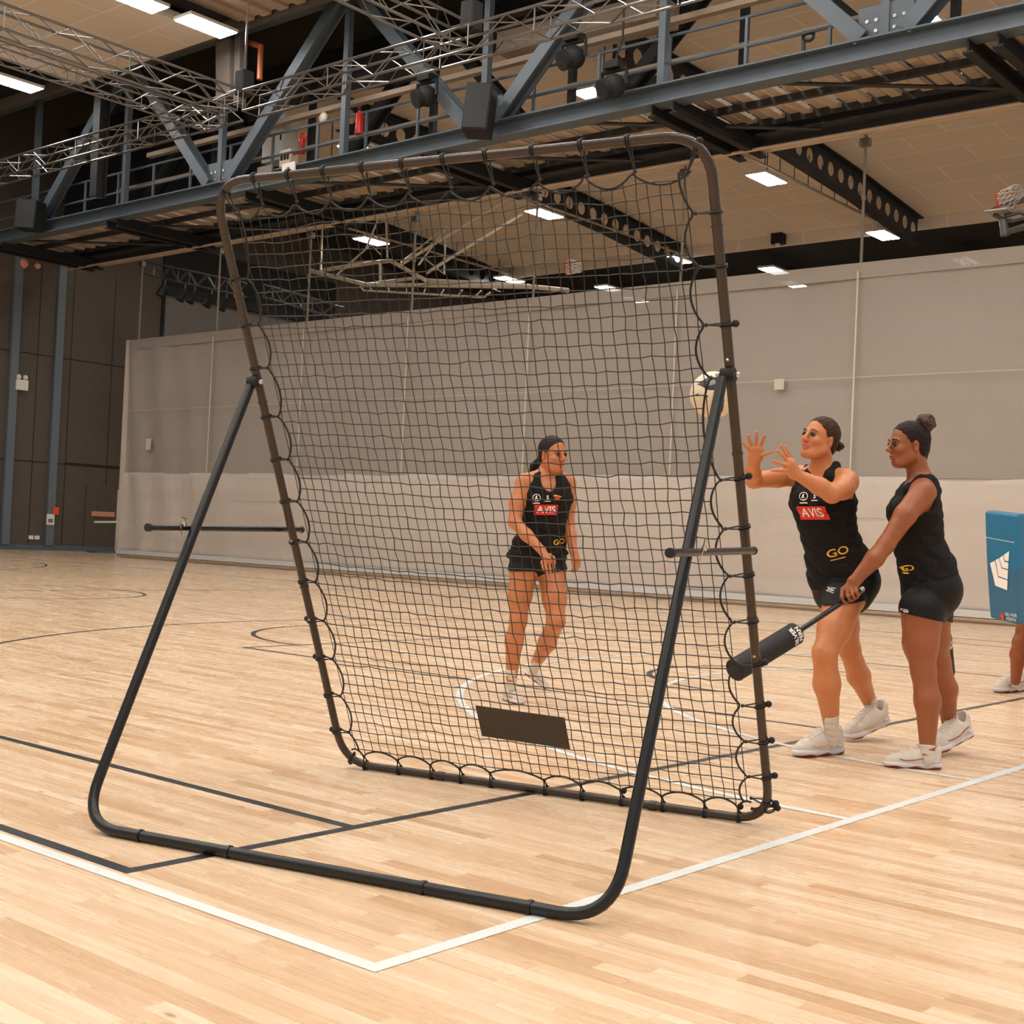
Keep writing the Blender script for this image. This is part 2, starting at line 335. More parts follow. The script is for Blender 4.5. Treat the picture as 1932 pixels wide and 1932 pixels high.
for x, lb in ((-16.5, 'black roof beam with a row of round holes, the rightmost of the three, above the right pair of players'),
              (-25.0, 'black roof beam with round holes seen through the upper net, middle of the three'),
              (-33.5, 'black roof beam with round holes behind the folded white backstop, leftmost of the three')):
    b = hole_beam(x, 22.4, 38.6); b['label'] = lb; b['group'] = 'perforated roof beams over the far court'

# ================================================================== GIRDERS AND CATWALK
def girder(Y, z0, label, m, topz=12.5, dg=.3):
    r = thing('roof_girder', label, 'girder', (-36, Y, z0), 'roof girders carrying the catwalk')
    MB().ibeam((-36.2, Y, z0+.16), (2, Y, z0+.16), .36, .34).build('bottom_chord', m, r)
    MB().ibeam((-36.2, Y, topz+.17), (2, Y, topz+.17), .36, .34).build('top_chord', m, r)
    lows = [-33.3, -25.1, -16.9, -8.7, -.5]; tops = [-29.0, -20.9, -12.8, -4.6]
    for i, t in enumerate(tops):
        for lx, s in ((lows[i], .35), (lows[i+1], -.35)):
            a = Vector((lx+s, Y, z0+.35)); b = Vector((t-s*.6, Y, topz+.05))
            MB().ibeam(a, b, .26, dg, .04, up=(0, 1, 0)).build('diagonal', m, r)
    for i, lx in enumerate(lows):
        g = MB().box((lx-.45, Y-.03, z0+.3), (lx+.45, Y+.03, z0+.85)).build('gusset_plate', m, r)
        for a in (-.3, -.15, .15, .3):
            for c in (.45, .62): MB().tube([(lx+a, Y-.05, z0+c), (lx+a, Y+.05, z0+c)], .03, 8).build('bolt', 'chrome', g)
        MB().bar((lx, Y, z0+.3), (lx, Y, topz+.05), .14, .14).build('post', m, r)
    for t in tops: MB().bar((t, Y, z0+.3), (t, Y, topz+.05), .14, .14).build('post', m, r)
    return r
girder(18.85, 8.7, 'blue grey steel roof girder in front of the catwalk, nearest the viewer', 'steel')
girder(21.55, 8.78, 'darker steel roof girder behind the catwalk, above the divider curtain', 'dsteel', dg=.36)

cw = thing('catwalk', 'steel catwalk with corrugated deck and handrails between the two roof girders', 'catwalk', (-36, 20, 8.9))
dk = MB()
for i in range(128):
    x = -36+i*.28; dk.box((x, 19.15, 8.98+.05*(i % 2)), (x+.19, 21.3, 9.06))
dk.build('deck', 'deck', cw)
MB().box((-36, 20.2, 8.86), (1, 20.3, 8.98)).box((-36, 19.05, 8.9), (1, 19.12, 9.16)).box((-36, 21.32, 8.9), (1, 21.38, 9.16)).build('edge_channel', 'dsteel', cw)
for i in range(7):
    x = -34.9+i*5.55
    MB().ibeam((x-.22, 18.75, 8.62), (x-.22, 21.9, 8.62), .16, .26).ibeam((x+.22, 18.75, 8.62), (x+.22, 21.9, 8.62), .16, .26).build('cross_beam', 'black', cw)
for yy in (19.2, 21.25):
    hr = MB()
    for zz in (9.55, 10.05): hr.tube([(-36, yy, zz), (1, yy, zz)], .03, 8)
    for i in range(25): hr.bar((-36+i*1.54, yy, 9.1), (-36+i*1.54, yy, 10.05), .05, .05)
    hr.build('handrail', 'steel', cw)
MB().tube([(-35.6, 21.8, 8.62), (1, 21.8, 8.62)], .06, 10).tube([(-35.6, 21.35, 8.5), (1, 21.35, 8.5)], .035, 8).build('curtain_rail', 'deck', cw)
MB().box((-36, 21.72, 8.66), (1, 21.76, 8.9)).build('rail_fascia', 'dsteel', cw)
bc = MB()
for i in range(9):
    x = -34+i*3.9; bc.tube([(x, 19.0, 8.72), (x+3.4, 21.5, 8.72)], .035, 6)
bc.build('wind_bracing', 'dsteel', cw)

# cable trays and conduits over the catwalk
tr = MB().box((-30, 20.1, 10.72), (1, 20.26, 10.75)).box((-30, 20.1, 10.75), (1, 20.11, 10.83)).box((-30, 20.25, 10.75), (1, 20.26, 10.83)).build('cable_tray', 'deck')
tag(tr, 'long flat metal cable tray running above the catwalk', 'cable tray')
tag(MB().tube([(-30, 20.18, 10.8), (-18, 20.18, 10.8), (1, 20.18, 10.8)], .045, 8).build('cable', 'copper'), 'thick orange cable run lying along the cable tray', 'cable')
tag(MB().tube([(-32.5, 20.9, 10.35), (-24, 20.9, 10.3), (1, 20.9, 10.36)], .06, 8).build('pipe', 'deck'), 'thick beige pipe running above the catwalk handrail', 'pipe')
p0 = ony(425, 64, 18.6); pp = [p0, ony(492, 88, 18.6), ony(490, 150, 18.6)]
tag(MB().tube(pp, .07, 8).build('pipe', 'copper'), 'bent orange pipe hanging from the roof near the upper left lamp', 'pipe')
for a_, b_, w_, m_, lb in (((640, 150), (800, 118), .7, 'dsteel', 'dark rectangular duct above the catwalk beside the red extinguisher'), ((960, 92), (1260, 22), .8, 'deck', 'beige rectangular duct above the catwalk left of the tall post')):
    a = ony(*a_, 20.9); b = ony(*b_, 20.9); r = thing('air_duct', lb, 'duct', a); MB().bar(a, b, w_, .45).build('duct_body', m_, r)
    for k in (.15, .85): q = a.lerp(b, k); MB().tube([q, (q.x, q.y, 15.78)], .02, 5).build('rod', 'black', r)

# ---- lighting truss grid (aluminium box trusses)
def truss(a, b, label, side=.42, step=.6, m='alu', r=.026, hang=()):
    a = Vector(a); b = Vector(b); d = (b-a).normalized(); x = d.cross(ZZ).normalized(); L = (b-a).length
    t = thing('lighting_truss', label, 'truss', a, 'aluminium lighting trusses under the roof')
    cs = [x*(-side/2)+ZZ*(-side/2), x*(side/2)+ZZ*(-side/2), x*(side/2)+ZZ*(side/2), x*(-side/2)+ZZ*(side/2)]
    for c in cs: MB().tube([a+c, b+c], r, 8).build('chord', m, t, smooth=True)
    lc = MB(); n = int(L/step)
    for i in range(n):
        p = a+d*(L*i/n); q = a+d*(L*(i+1)/n)
        for k in range(4):
            c0, c1 = cs[k], cs[(k+1) % 4]
            if i % 2: c0, c1 = c1, c0
            lc.tube([p+c0, q+c1], r*.5, 5, caps=False)
        if i % 4 == 0:
            for k in range(4): lc.tube([p+cs[k], p+cs[(k+1) % 4]], r*.5, 5, caps=False)
    lc.build('lacing', m, t)
    for k in hang: p = a.lerp(b, k); MB().tube([p, (p.x, p.y, 11.98 if p.y < 22 else 12.12)], .015, 5).build('hanger', 'black', t)
    return t
zt = 9.55
truss((-37, 16.5, zt), (-21.6, 16.5, zt), 'aluminium box truss running left from the upper left truss corner')
truss((-21.1, 16.5, zt), (-8, 16.5, zt), 'aluminium box truss running right from the upper left truss corner past the loudspeaker')
truss((-21.35, 16.2, zt), (-21.35, 5, zt), 'aluminium box truss coming forward over the upper left ceiling panel')
truss((-15.2, 16.2, zt), (-15.2, 5, zt), 'aluminium box truss coming forward at the top centre of the picture')
truss((-26, 9.9, zt+.46), (-15.5, 9.9, zt+.46), 'aluminium box truss crossing the top left corner')
truss((-21.9, 16.2, zt-.35), (-21.9, 5, zt-.35), 'slim aluminium truss hung just below the forward truss at upper left', .3, .4, r=.02)
# vertical drop poles at the truss joints
for (x, y, lb) in ((-21.35, 16.5, 'black chain motor housing at the upper left truss corner'), (-15.2, 16.5, 'black chain motor housing at the truss corner above the loudspeaker')):
    t = thing('chain_motor', lb, 'hoist', (x, y, 9.7)); MB().box((x-.14, y-.14, 9.75), (x+.14, y+.14, 10.25)).build('housing', 'black', t, bevel=.02)
    MB().tube([(x, y, 10.2), (x, y, 11.95)], .025, 6).build('chain', 'chrome', t)
# small truss with lamps above the left end of the curtain
a = ony(280, 507, 24); b = ony(620, 585, 24)
t = truss(a, ony(455, 545, 24.), 'short aluminium truss with black spotlights hanging above the left end of the curtain', .4, .45, hang=(.15, .85))
for px, lb in ((312, 'leftmost black spotlight under the short truss above the curtain'), (350, 'second black spotlight from the left under the short truss'), (368, 'middle black spotlight under the short truss'),
               (400, 'fourth black spotlight from the left under the short truss'), (428, 'rightmost black spotlight under the short truss, by the net frame')):
    p = ony(px, 507+(px-280)*.217+15, 24); s_ = thing('spotlight', lb, 'spotlight', p, 'black spotlights under the short truss')
    MB().tube([p+Vector((0, 0, -.15)), p+Vector((-.05, -.15, -.5))], [.1, .13], 10).build('lamp_body', 'black', s_); MB().tube([p+Vector((0, 0, .06)), p+Vector((0, 0, -.2))], .025, 6).bar(p+Vector((0, -.24, .04)), p+Vector((0, .24, .04)), .04, .04).build('clamp', 'alu', s_)
truss(ony(505, 550, 24.), ony(640, 590, 24.), 'short aluminium truss seen through the left of the net just above the curtain', .35, .4, hang=(.2, .8))

# ---- black devices on the catwalk
def loudspeaker(px, py, Y, w, h, d, tilt, label):
    c = ony(px, py, Y); r = thing('loudspeaker', label, 'loudspeaker', c)
    b = MB().box((-w/2, -d/2, -h/2), (w/2, d/2, h/2)); o = b.build('cabinet', 'black', None, bevel=.02); o.parent = r
    g = MB().box((-w/2+.03, -d/2-.012, -h/2+.03), (w/2-.03, -d/2, h/2-.03)).build('grille', 'dsteel', None); g.parent = r
    y = MB().bar((0, d/2, h/2), (0, d/2+.35, h/2+.25), .05, .05).build('bracket', 'black', None); y.parent = r
    r.rotation_euler = (tilt, .06, math.radians(28)); return r
loudspeaker(905, 210, 18.2, .5, .92, .5, -.12, 'black box loudspeaker hanging on the front girder above the centre of the net')
loudspeaker(57, 407, 18.2, .6, .78, .5, 0, 'grey black loudspeaker at the far left end of the front girder')
def moving_head(px, py, Y, label):
    c = ony(px, py, Y); r = thing('moving_head_light', label, 'stage light', c)
    MB().sphere(c, .21, 14, (1, 1.1, 1)).tube([c, c+Vector((-.1, -.22, -.12))], [.16, .18], 14).build('lamp_head', 'black', r, smooth=True)
    MB().tube([c+Vector((-.26, 0, -.02)), c+Vector((-.26, 0, .26)), c+Vector((.26, 0, .26)), c+Vector((.26, 0, -.02))], .04, 8).build('yoke', 'black', r)
    MB().box(c+Vector((-.16, -.14, .28)), c+Vector((.16, .14, .42))).build('base', 'black', r, bevel=.01)
    MB().tube([c+Vector((0, 0, .4)), c+Vector((0, .2, .9)), Vector((c.x, c.y+.2, 12.05))], .02, 6).build('drop_rod', 'black', r)
moving_head(805, 181, 18.35, 'black moving head stage light left of the central loudspeaker')
moving_head(1082, 108, 18.35, 'black moving head stage light tilted, right of the big diagonal brace')
moving_head(1158, 162, 18.35, 'black moving head stage light hanging just above the right part of the front girder')
c = ony(678, 231, 19.2); r = thing('fire_extinguisher', 'red fire extinguisher on a catwalk post above the net', 'fire extinguisher', c)
MB().tube([c+Vector((0, 0, -.27)), c+Vector((0, 0, -.25)), c+Vector((0, 0, .17)), c+Vector((0, 0, .25))], [.07, .09, .09, .035], 14).build('cylinder', 'red', r, smooth=True)
MB().tube([c+Vector((0, 0, .24)), c+Vector((0, 0, .33))], .03, 8).bar(c+Vector((-.08, 0, .32)), c+Vector((.08, 0, .35)), .03, .03).build('valve', 'black', r)
c = ony(528, 265, 20.62); r = thing('electrical_cabinet', 'pale grey electrical cabinet on the catwalk left of the red valve', 'cabinet', c)
MB().box(c-Vector((.42, .2, .55)), c+Vector((.42, .2, .55))).build('cabinet_body', 'white', r, bevel=.01); MB().box(c+Vector((-.38, -.225, -.5)), c+Vector((.38, -.2, .5))).build('door', 'white', r)
MB().box(c+Vector((.3, -.25, -.1)), c+Vector((.33, -.22, .1))).build('handle', 'black', r)
c = ony(545, 300, 20.0); r = thing('control_box', 'small beige control box mounted below the red valve on the catwalk', 'control box', c)
MB().box(c-Vector((.2, .12, .2)), c+Vector((.2, .12, .2))).build('box_body', 'cream', r, bevel=.01)
for k in range(3): MB().box(c+Vector((-.14+.11*k, -.14, -.05)), c+Vector((-.08+.11*k, -.12, .08))).build('switch', 'black', r)
c = ony(571, 270, 19.9); r = thing('valve', 'red valve with round handle beside the electrical cabinet on the catwalk', 'valve', c)
MB().tube([c+Vector((.12*math.cos(q*pi/8), 0, .12*math.sin(q*pi/8)+.12)) for q in range(16)], .025, 6, closed=True).build('handwheel', 'red', r, smooth=True)
MB().tube([c+Vector((0, 0, .1)), c+Vector((0, 0, -.25))], .05, 8).tube([c+Vector((-.3, 0, -.2)), c+Vector((.1, 0, -.2))], .04, 8).build('valve_body', 'red', r)
c = ony(610, 222, 19.5); r = thing('floodlight', 'small round cream floodlight on a bracket left of the red extinguisher', 'floodlight', c)
MB().sphere(c, .13, 14, (1, .5, 1)).build('lamp_head', 'cream', r, smooth=True); MB().tube([c, c+Vector((.2, .1, -.12)), c+Vector((.2, .1, -.5))], .02, 6).build('bracket', 'dsteel', r)
c = ony(1527, 68, 19.3); r = thing('floodlight', 'small round clear lamp on a post right of the tall catwalk post', 'floodlight', c)
MB().sphere(c, .11, 12, (1, .6, 1)).build('lamp_head', 'alu', r, smooth=True); MB().bar(c+Vector((-.1, 0, .1)), c+Vector((-.1, 0, -.35)), .05, .05).build('bracket', 'dsteel', r)
for px, py, w, lb in ((500, 322, .5, 'grey equipment plate fixed on the front girder left of the net top'), (545, 316, .42, 'white equipment plate fixed on the front girder just left of the net top')):
    c = ony(px, py, 18.64); o = MB().box(c-Vector((w/2, .02, .1)), c+Vector((w/2, .02, .1))).box((c.x-.04, 18.62, 8.95), (c.x+.04, 18.66, c.z)).build('plate', 'grey' if px < 520 else 'white'); tag(o, lb, 'plate')
# ventilation duct upper left
q0 = onx(0, 205, -36.2)
dct = thing('ventilation_duct', 'dark round ventilation duct under the roof at the far upper left', 'duct', (-36.3, 14, 10.6))
MB().tube([(-36.3, 12, 10.55), (-36.3, 17.7, 10.55)], .75, 24).build('duct_body', 'dark', dct, smooth=True)
MB().tube([(-36.3, 14.5, 10.55), (-36.3, 14.6, 10.55)], .78, 24).build('duct_flange', 'dsteel', dct, smooth=True)
# steel riser column and wiring, upper left
tag(MB().ibeam((-29.5, 18.4, 9.2), (-29.5, 18.4, 12.4), .3, .3, .04, up=(0, 1, 0)).build('column', 'dsteel'), 'dark steel column rising behind the upper left lamp row', 'column')
tag(MB().bar(ony(430, 60, 18.3), ony(430, 190, 18.3), .5, .3).bar(ony(455, 60, 18.3), ony(452, 200, 18.3), .2, .2).build('column', 'wall'), 'dark boxed column at the right end of the upper left lamp', 'column')

# ================================================================== LAMPS
def lamp(x, y, z, label, group, n=2, rot=0, w=.62, l=1.25, rod=None):
    r = thing('ceiling_light', label, 'ceiling light', (x, y, z), group)
    W2 = w/2; L2 = l/2*n/2
    fr = MB().box((-W2, -L2, .02), (W2, L2, .09)); o = fr.build('housing', 'white'); o.parent = r
    for i in range(n):
        for sx in (-1, 1):
            y0 = -L2+.04+i*(2*L2-.04)/n; y1 = y0+(2*L2-.04)/n-.04
            o = MB().box((sx*W2/2-.125, y0, 0), (sx*W2/2+.125, y1, .019)).build('diffuser', 'lamp'); o.parent = r
    if rod:
        o = MB().tube([(0, 0, .08), (0, 0, rod)], .012, 6).build('rod', 'black'); o.parent = r
    return r
names = {(-17.6, 23.4): 'white rectangular ceiling light just above the front girder below a stage light',
 (-17.6, 31.1): 'white rectangular ceiling light right of the upper right corner of the net frame', (-17.6, 38.5): 'white rectangular ceiling light by the hanging tube above the right pair of players',
 (-25.25, 31.1): 'white rectangular ceiling light seen through the net just below a perforated beam', (-25.25, 38.5): 'white rectangular ceiling light seen through the net near its upper right edge above the curtain',
 (-25.25, 23.4): 'small bright ceiling light just above the top bar of the net frame', (-32.85, 31.1): 'white rectangular ceiling light behind the folded backstop struts',
 (-32.85, 38.5): 'white rectangular ceiling light low at the right end of the folded backstop', (-32.85, 23.4): 'small ceiling light just left of the upper left corner of the net frame',
 (-10, 23.3): 'white rectangular ceiling light seen beside the bolted girder joint at upper right', (-10, 31.1): 'white rectangular ceiling light out of view to the right', (-10, 38.5): 'white rectangular ceiling light far out of view to the right'}
GL = 'rectangular ceiling lights over the far court'
for (x, y), lb in names.items(): lamp(x, y, 11.0, lb, GL, rod=cz(y)-11.0)
for px, py, lb in ((1150, 546, 'low ceiling light just above the curtain edge right of the netted hoop'), (1460, 512, 'low ceiling light half hidden by the curtain edge right of the net frame'),
                   (1495, 537, 'ceiling light showing dimly through the top of the curtain right of the frame'), (1197, 566, 'ceiling light showing dimly through the curtain behind the net'),
                   (1822, 494, 'ceiling light at the curtain edge below the right folded hoop')):
    p = onz(px, py, 10.9); lamp(p.x, p.y, 10.9, lb, GL, rod=.6)
GN = 'ceiling lights under the near roof'
lamp(-23.4, 17.0, 11.75, 'bright double ceiling light at the upper left beside the beige panel', GN, rod=.3)
lamp(-23.5, 15.3, 11.75, 'ceiling light cut by the top edge above the beige panel', GN, rod=.3)
lamp(-30.6, 16.0, 11.75, 'long bright ceiling light row at the far left under the roof', GN, n=4, rod=.5)
lamp(-30.6, 12.6, 11.75, 'ceiling light behind the trusses at the far upper left', GN, rod=.5)
for x in (-18, -12.5, -7, -1.5, 4):
    for y in (-5, 0, 5, 10, 15.5): lamp(x, y, 11.75, 'rectangular ceiling light over the near court above the picture', GN, n=4, rod=.25)
for y in (-4, 2, 8): 
    lamp(-24, y, 11.75, 'rectangular ceiling light over the near court above the picture', GN, n=2, rod=.25); lamp(-31, y, 11.75, 'rectangular ceiling light over the near court above the picture', GN, n=2, rod=.25)
# lamp rails with hanger wires
for x, lb in ((-17.1, 'slim lamp rail on thin hanger wires right of the net frame'), (-24.75, 'slim lamp rail on thin hanger wires seen through the net'), (-32.35, 'slim lamp rail on hanger wires behind the folded backstop')):
    r = thing('lamp_rail', lb, 'rail', (x, 22.6, 11.1), 'lamp rails over the far court')
    MB().tube([(x, 22.6, 11.08), (x, 38.4, 11.08)], .03, 6).box((x-.12, 22.6, 11.1), (x-.04, 38.4, 11.14)).build('rail', 'deck', r)
    for i in range(20):
        y = 22.9+i*.8; MB().tube([(x, y, 11.08), (x, y, cz(y))], .012, 5, caps=False).build('hanger_wire', 'black', r)
# dome camera on the ceiling edge
c = ony(1470, 452, 38.5); r = thing('ceiling_speaker', 'small black box with white lens on the far ceiling edge', 'ceiling speaker', c)
MB().box(c-Vector((.2, .2, .16)), c+Vector((.2, .2, .2))).build('housing', 'black', r); MB().sphere(c+Vector((0, -.1, -.18)), .09, 10).build('lens', 'white', r, smooth=True)

# ================================================================== DIVIDER CURTAIN
YC = 21.8; XL = ony(243, 645, YC).x; XR = 1.0
cu = thing('divider_curtain', 'tall taupe divider curtain with darker mesh upper half hanging across the court', 'curtain', (XL, YC, .12))
def sheet(x0, x1, z0, z1, nx_, nz, amp, seed, name, m):
    rs = np.random.RandomState(seed); ph = rs.rand(6)*6.28
    vs = []; fs = []
    for j in range(nz+1):
        for i in range(nx_+1):
            x = x0+(x1-x0)*i/nx_; z = z0+(z1-z0)*j/nz
            e = math.exp(-(x-x0)/3.0)
            y = amp*(math.sin(x*1.1+ph[0]+.5*math.sin(z*.9))+.5*math.sin(x*2.3+z*.7+ph[1])+.3*math.sin(z*3.1+x*.4+ph[2]))+e*.05*math.sin(x*5+z*.8)
            vs.append((x, YC+y, z))
    for j in range(nz):
        for i in range(nx_): a = j*(nx_+1)+i; fs.append((a, a+1, a+nx_+2, a+nx_+1))
    mb = MB(); mb.add(vs, fs); o = mb.build(name, m, cu, smooth=True)
    if name != 'mesh_panel': md = o.modifiers.new('thickness', 'SOLIDIFY'); md.thickness = .006
    return o
sheet(XL, XR, 2.42, 6.22, 240, 24, .02, 1, 'mesh_panel', 'curt_up')
sheet(XL, XR, .14, 2.44, 240, 16, .03, 2, 'vinyl_panel', 'curt_lo')
MB().box((XL, YC-.05, 5.98), (XR, YC+.03, 6.26)).build('top_hem', 'curt_up', cu)
MB().box((XL, YC-.08, .1), (XR, YC-.03, .22)).build('bottom_hem', 'hem', cu); MB().tube([(XL, YC-.02, .06), (XR, YC-.02, .06)], .04, 8).build('bottom_weight', 'deck', cu, smooth=True)
MB().box((XL-.02, YC-.07, .1), (XL+.09, YC+.03, 6.26)).build('side_hem', 'strap', cu)
sr = MB()
for z, w in ((1.72, .012), (1.05, .008), (.62, .01)):
    MB().box((XL+.1, YC-.09, z), (XR, YC-.085, z+w)).build('seam', 'curt_lo', cu)
MB().box((XL+.1, YC-.09, 4.2), (XR, YC-.085, 4.21)).build('seam', 'curt_lo', cu)
for px in (262, 408, 578, 778, 1006, 1283, 1622):
    x = ony(px, 640 if px < 700 else 560, YC).x
    MB().tube([(x, YC, 6.2), (x, YC, 8.6)], .028, 8).tube([(x, YC, 7.4), (x, YC, 7.46)], .045, 8).build('hanging_tube', 'tubew', cu)
    MB().box((x-.09, YC-.08, 8.36), (x+.09, YC+.05, 8.5)).build('trolley', 'alu', cu)
    if px > 300: MB().box((x-.016, YC-.11, 2.45), (x+.016, YC-.1, 6.1)).build('pull_strap', 'strap', cu)
# small square patch on the mesh
c = ony(1470, 725, YC-.1); MB().box(c-Vector((.1, .005, .1)), c+Vector((.1, .005, .1))).build('patch', 'strap', cu)
c = ony(280, 838, YC-.1); MB().box(c-Vector((.12, .005, .16)), c+Vector((.12, .005, .16))).build('patch', 'curt_lo', cu)

# ================================================================== FOLDED BACKSTOPS
bs = thing('basketball_backstop', 'cream tube basketball backstop folded up under the roof behind the net', 'backstop', ony(800, 500, 30))
def T(pts, Y, r=.045, m='cream', name='strut'):
    ys = Y if hasattr(Y, '__len__') else [Y]*len(pts)
    return MB().tube([ony(px, py, y) for (px, py), y in zip(pts, ys)], r, 8).build(name, m, bs, smooth=True)
T([(586, 511), (690, 537), (795, 538), (1000, 541), (1072, 548)], 29.5, .07, 'cream', 'boom'); T([(606, 510), (717, 494), (737, 492), (803, 529), (1000, 540)], 30.2, .07, name='boom')
T([(690, 537), (795, 523), (803, 529)], 29.6, .06, name='boom'); T([(717, 494), (718, 537)], 30, .05)
T([(636, 518), (690, 470), (727, 381)], 30, .035); T([(727, 381), (731, 487)], 30, .035); T([(609, 398), (605, 510)], 30, .04); T([(752, 502), (858, 436), (961, 373)], [30, 30.5, 31], .055, name='brace')
T([(805, 515), (895, 458), (986, 402)], [30, 30.5, 31], .055, name='brace'); T([(757, 495), (838, 430)], 31, .03); T([(790, 500), (845, 425)], 31, .03); T([(802, 488), (835, 515)], 30.6, .025)
T([(840, 455), (838, 518)], 30.6, .03); T([(650, 505), (700, 462), (718, 480)], 30.4, .025)
ld = MB()
A0, A1 = (680, 540), (925, 549); B0, B1 = (686, 548), (912, 561)
ld.tube([ony(*A0, 29), ony(*B0, 29), ony(*B1, 29), ony(925, 552, 29)], .035, 6)
for k in range(7):
    s_ = (k+.5)/7; ld.tube([ony(A0[0]+(A1[0]-A0[0])*s_, A0[1]+(A1[1]-A0[1])*s_, 29), ony(B0[0]+(B1[0]-B0[0])*s_, B0[1]+(B1[1]-B0[1])*s_, 29)], .025, 6)
ld.build('ladder_frame', 'cream', bs)
for q in (ony(727, 381, 30), ony(961, 373, 31), ony(609, 398, 30)): MB().tube([q, (q.x, q.y, cz(q.y))], .03, 6).build('hanger', 'cream', bs)
def hoop(c, axis, r, label, name='basketball_hoop'):
    c = Vector(c); n = Vector(axis).normalized(); x = n.cross(ZZ).normalized(); y = n.cross(x)
    h_ = thing(name, label, 'basketball hoop', c)
    MB().tube([c+x*(r*math.cos(k*pi/12))+y*(r*math.sin(k*pi/12)) for k in range(24)], .022, 8, closed=True).build('rim', 'orange', h_, smooth=True)
    nt = MB()
    for k in range(12):
        a = k*pi/6
        for s_ in (1, -1):
            pts = [c+x*(r*(1-.4*q)*math.cos(a+s_*q*.8))+y*(r*(1-.4*q)*math.sin(a+s_*q*.8))+n*(.42*q) for q in (0, .33, .66, 1)]
            nt.tube(pts, .009, 5, caps=False)
    nt.build('hoop_net', 'whitep', h_); return h_
h1 = hoop(ony(1071, 503, 29.6), (.95, .3, -.1), .23, 'orange hoop with white net folded beside the cream backstop, seen through the netting')
r1_ = hoop(ony(1898, 378, 27), (.75, -.55, .25), .23, 'orange hoop with white net folded up at the right edge')
b2 = thing('basketball_backstop', 'pale metal basketball backstop folded up at the right edge', 'backstop', ony(1900, 420, 27))
for pts, r in (([(1872, 398), (1890, 388), (1990, 362)], .06), ([(1876, 405), (1900, 418), (1990, 396)], .05), ([(1895, 408), (1925, 400), (1990, 420)], .05), ([(1892, 440), (1932, 428), (1990, 410)], .07), ([(1893, 415), (1896, 445)], .09)):
    MB().tube([ony(px, py, 27) for px, py in pts], r, 8).build('strut', 'alu', b2, smooth=True)
MB().box(ony(1872, 400, 27)-Vector((.05, .3, .05)), ony(1900, 403, 27)+Vector((.1, .3, .05))).build('backboard_frame', 'white', b2)

# ================================================================== LEFT WALL FITTINGS
c = onx(40, 724, XW+.1); r = thing('emergency_light', 'white twin head emergency light on the dark left wall', 'emergency light', c)
MB().box(c-Vector((.08, .2, .2)), c+Vector((.08, .2, .12))).build('lamp_box', 'white', r, bevel=.01)
for s_ in (-.11, .11): MB().sphere(c+Vector((.03, s_, .2)), .085, 10).build('lamp_head', 'white', r, smooth=True)
c = onx(64, 1014, XW+.03); r = thing('wall_socket', 'small double white socket low on the left wall', 'socket', c)
for s_ in (-.1, .1): MB().box(c+Vector((-.02, s_-.08, -.06)), c+Vector((.02, s_+.08, .06))).build('socket_plate', 'white', r)
c = onx(105, 964, XW+.14); o = tag(MB().box(c-Vector((.02, .1, .12)), c+Vector((.02, .1, .12))).build('alarm_box', 'orange'), 'small orange red alarm box on the grey trim of the left wall', 'alarm box')
c = onx(95, 980, XW+.14); r = thing('notice', 'small white notice under the orange alarm box', 'notice', c); MB().box(c-Vector((.015, .13, .17)), c+Vector((.015, .13, .17))).build('sheet', 'white', r)
MB().box(c+Vector((.015, -.08, -.1)), c+Vector((.02, .08, .02))).build('print', 'grey', r)
for px, py, lb in ((44, 497, 'pale round sensor high on the left wall beside the first trim'), (71, 502, 'small pale round sensor high on the left wall right of a larger one')):
    c = onx(px, py, XW+.06); tag(MB().sphere(c, .16 if px < 60 else .1, 12).build('wall_sensor', 'yellowp', smooth=True), lb, 'sensor')
# white upright post with cross bar standing near the left wall
g = onz(219, 1043.5); r = thing('sports_post', 'white upright post with a cross bar standing by the left end of the curtain', 'post', g)
MB().tube([g+Vector((0, 0, .05)), g+Vector((0, 0, 2.02))], .05, 10).build('upright', 'white', r); MB().tube([onx(178, 985, g.x+.06), onx(236, 985, g.x+.06)], .035, 8).build('cross_bar', 'white', r)
MB().box(g-Vector((.25, .9, 0)), g+Vector((.25, .5, .07))).build('base', 'steel', r)
c = onx(194, 970, XW+.05); tag(MB().box(c-Vector((.03, .42, .08)), c+Vector((.03, .42, .08))).build('sign', 'yellowp'), 'long pale orange sign strip on the left wall behind the white post', 'sign')
structure(MB().box((XW, 23.7, .1), (XW+.04, 26.1, 2.15)), 'door_1', 'wall')
# grey screen on the left wall beyond the curtain
r = thing('projection_screen', 'large plain grey screen on the left wall beyond the curtain', 'screen', (XW+.1, 28, 7))
MB().box((XW+.06, 26.3, 5.6), (XW+.12, 32, 8.75)).build('screen_surface', 'grey', r); MB().box((XW+.05, 26.2, 8.75), (XW+.3, 32.1, 9.05)).build('screen_case', 'black', r)

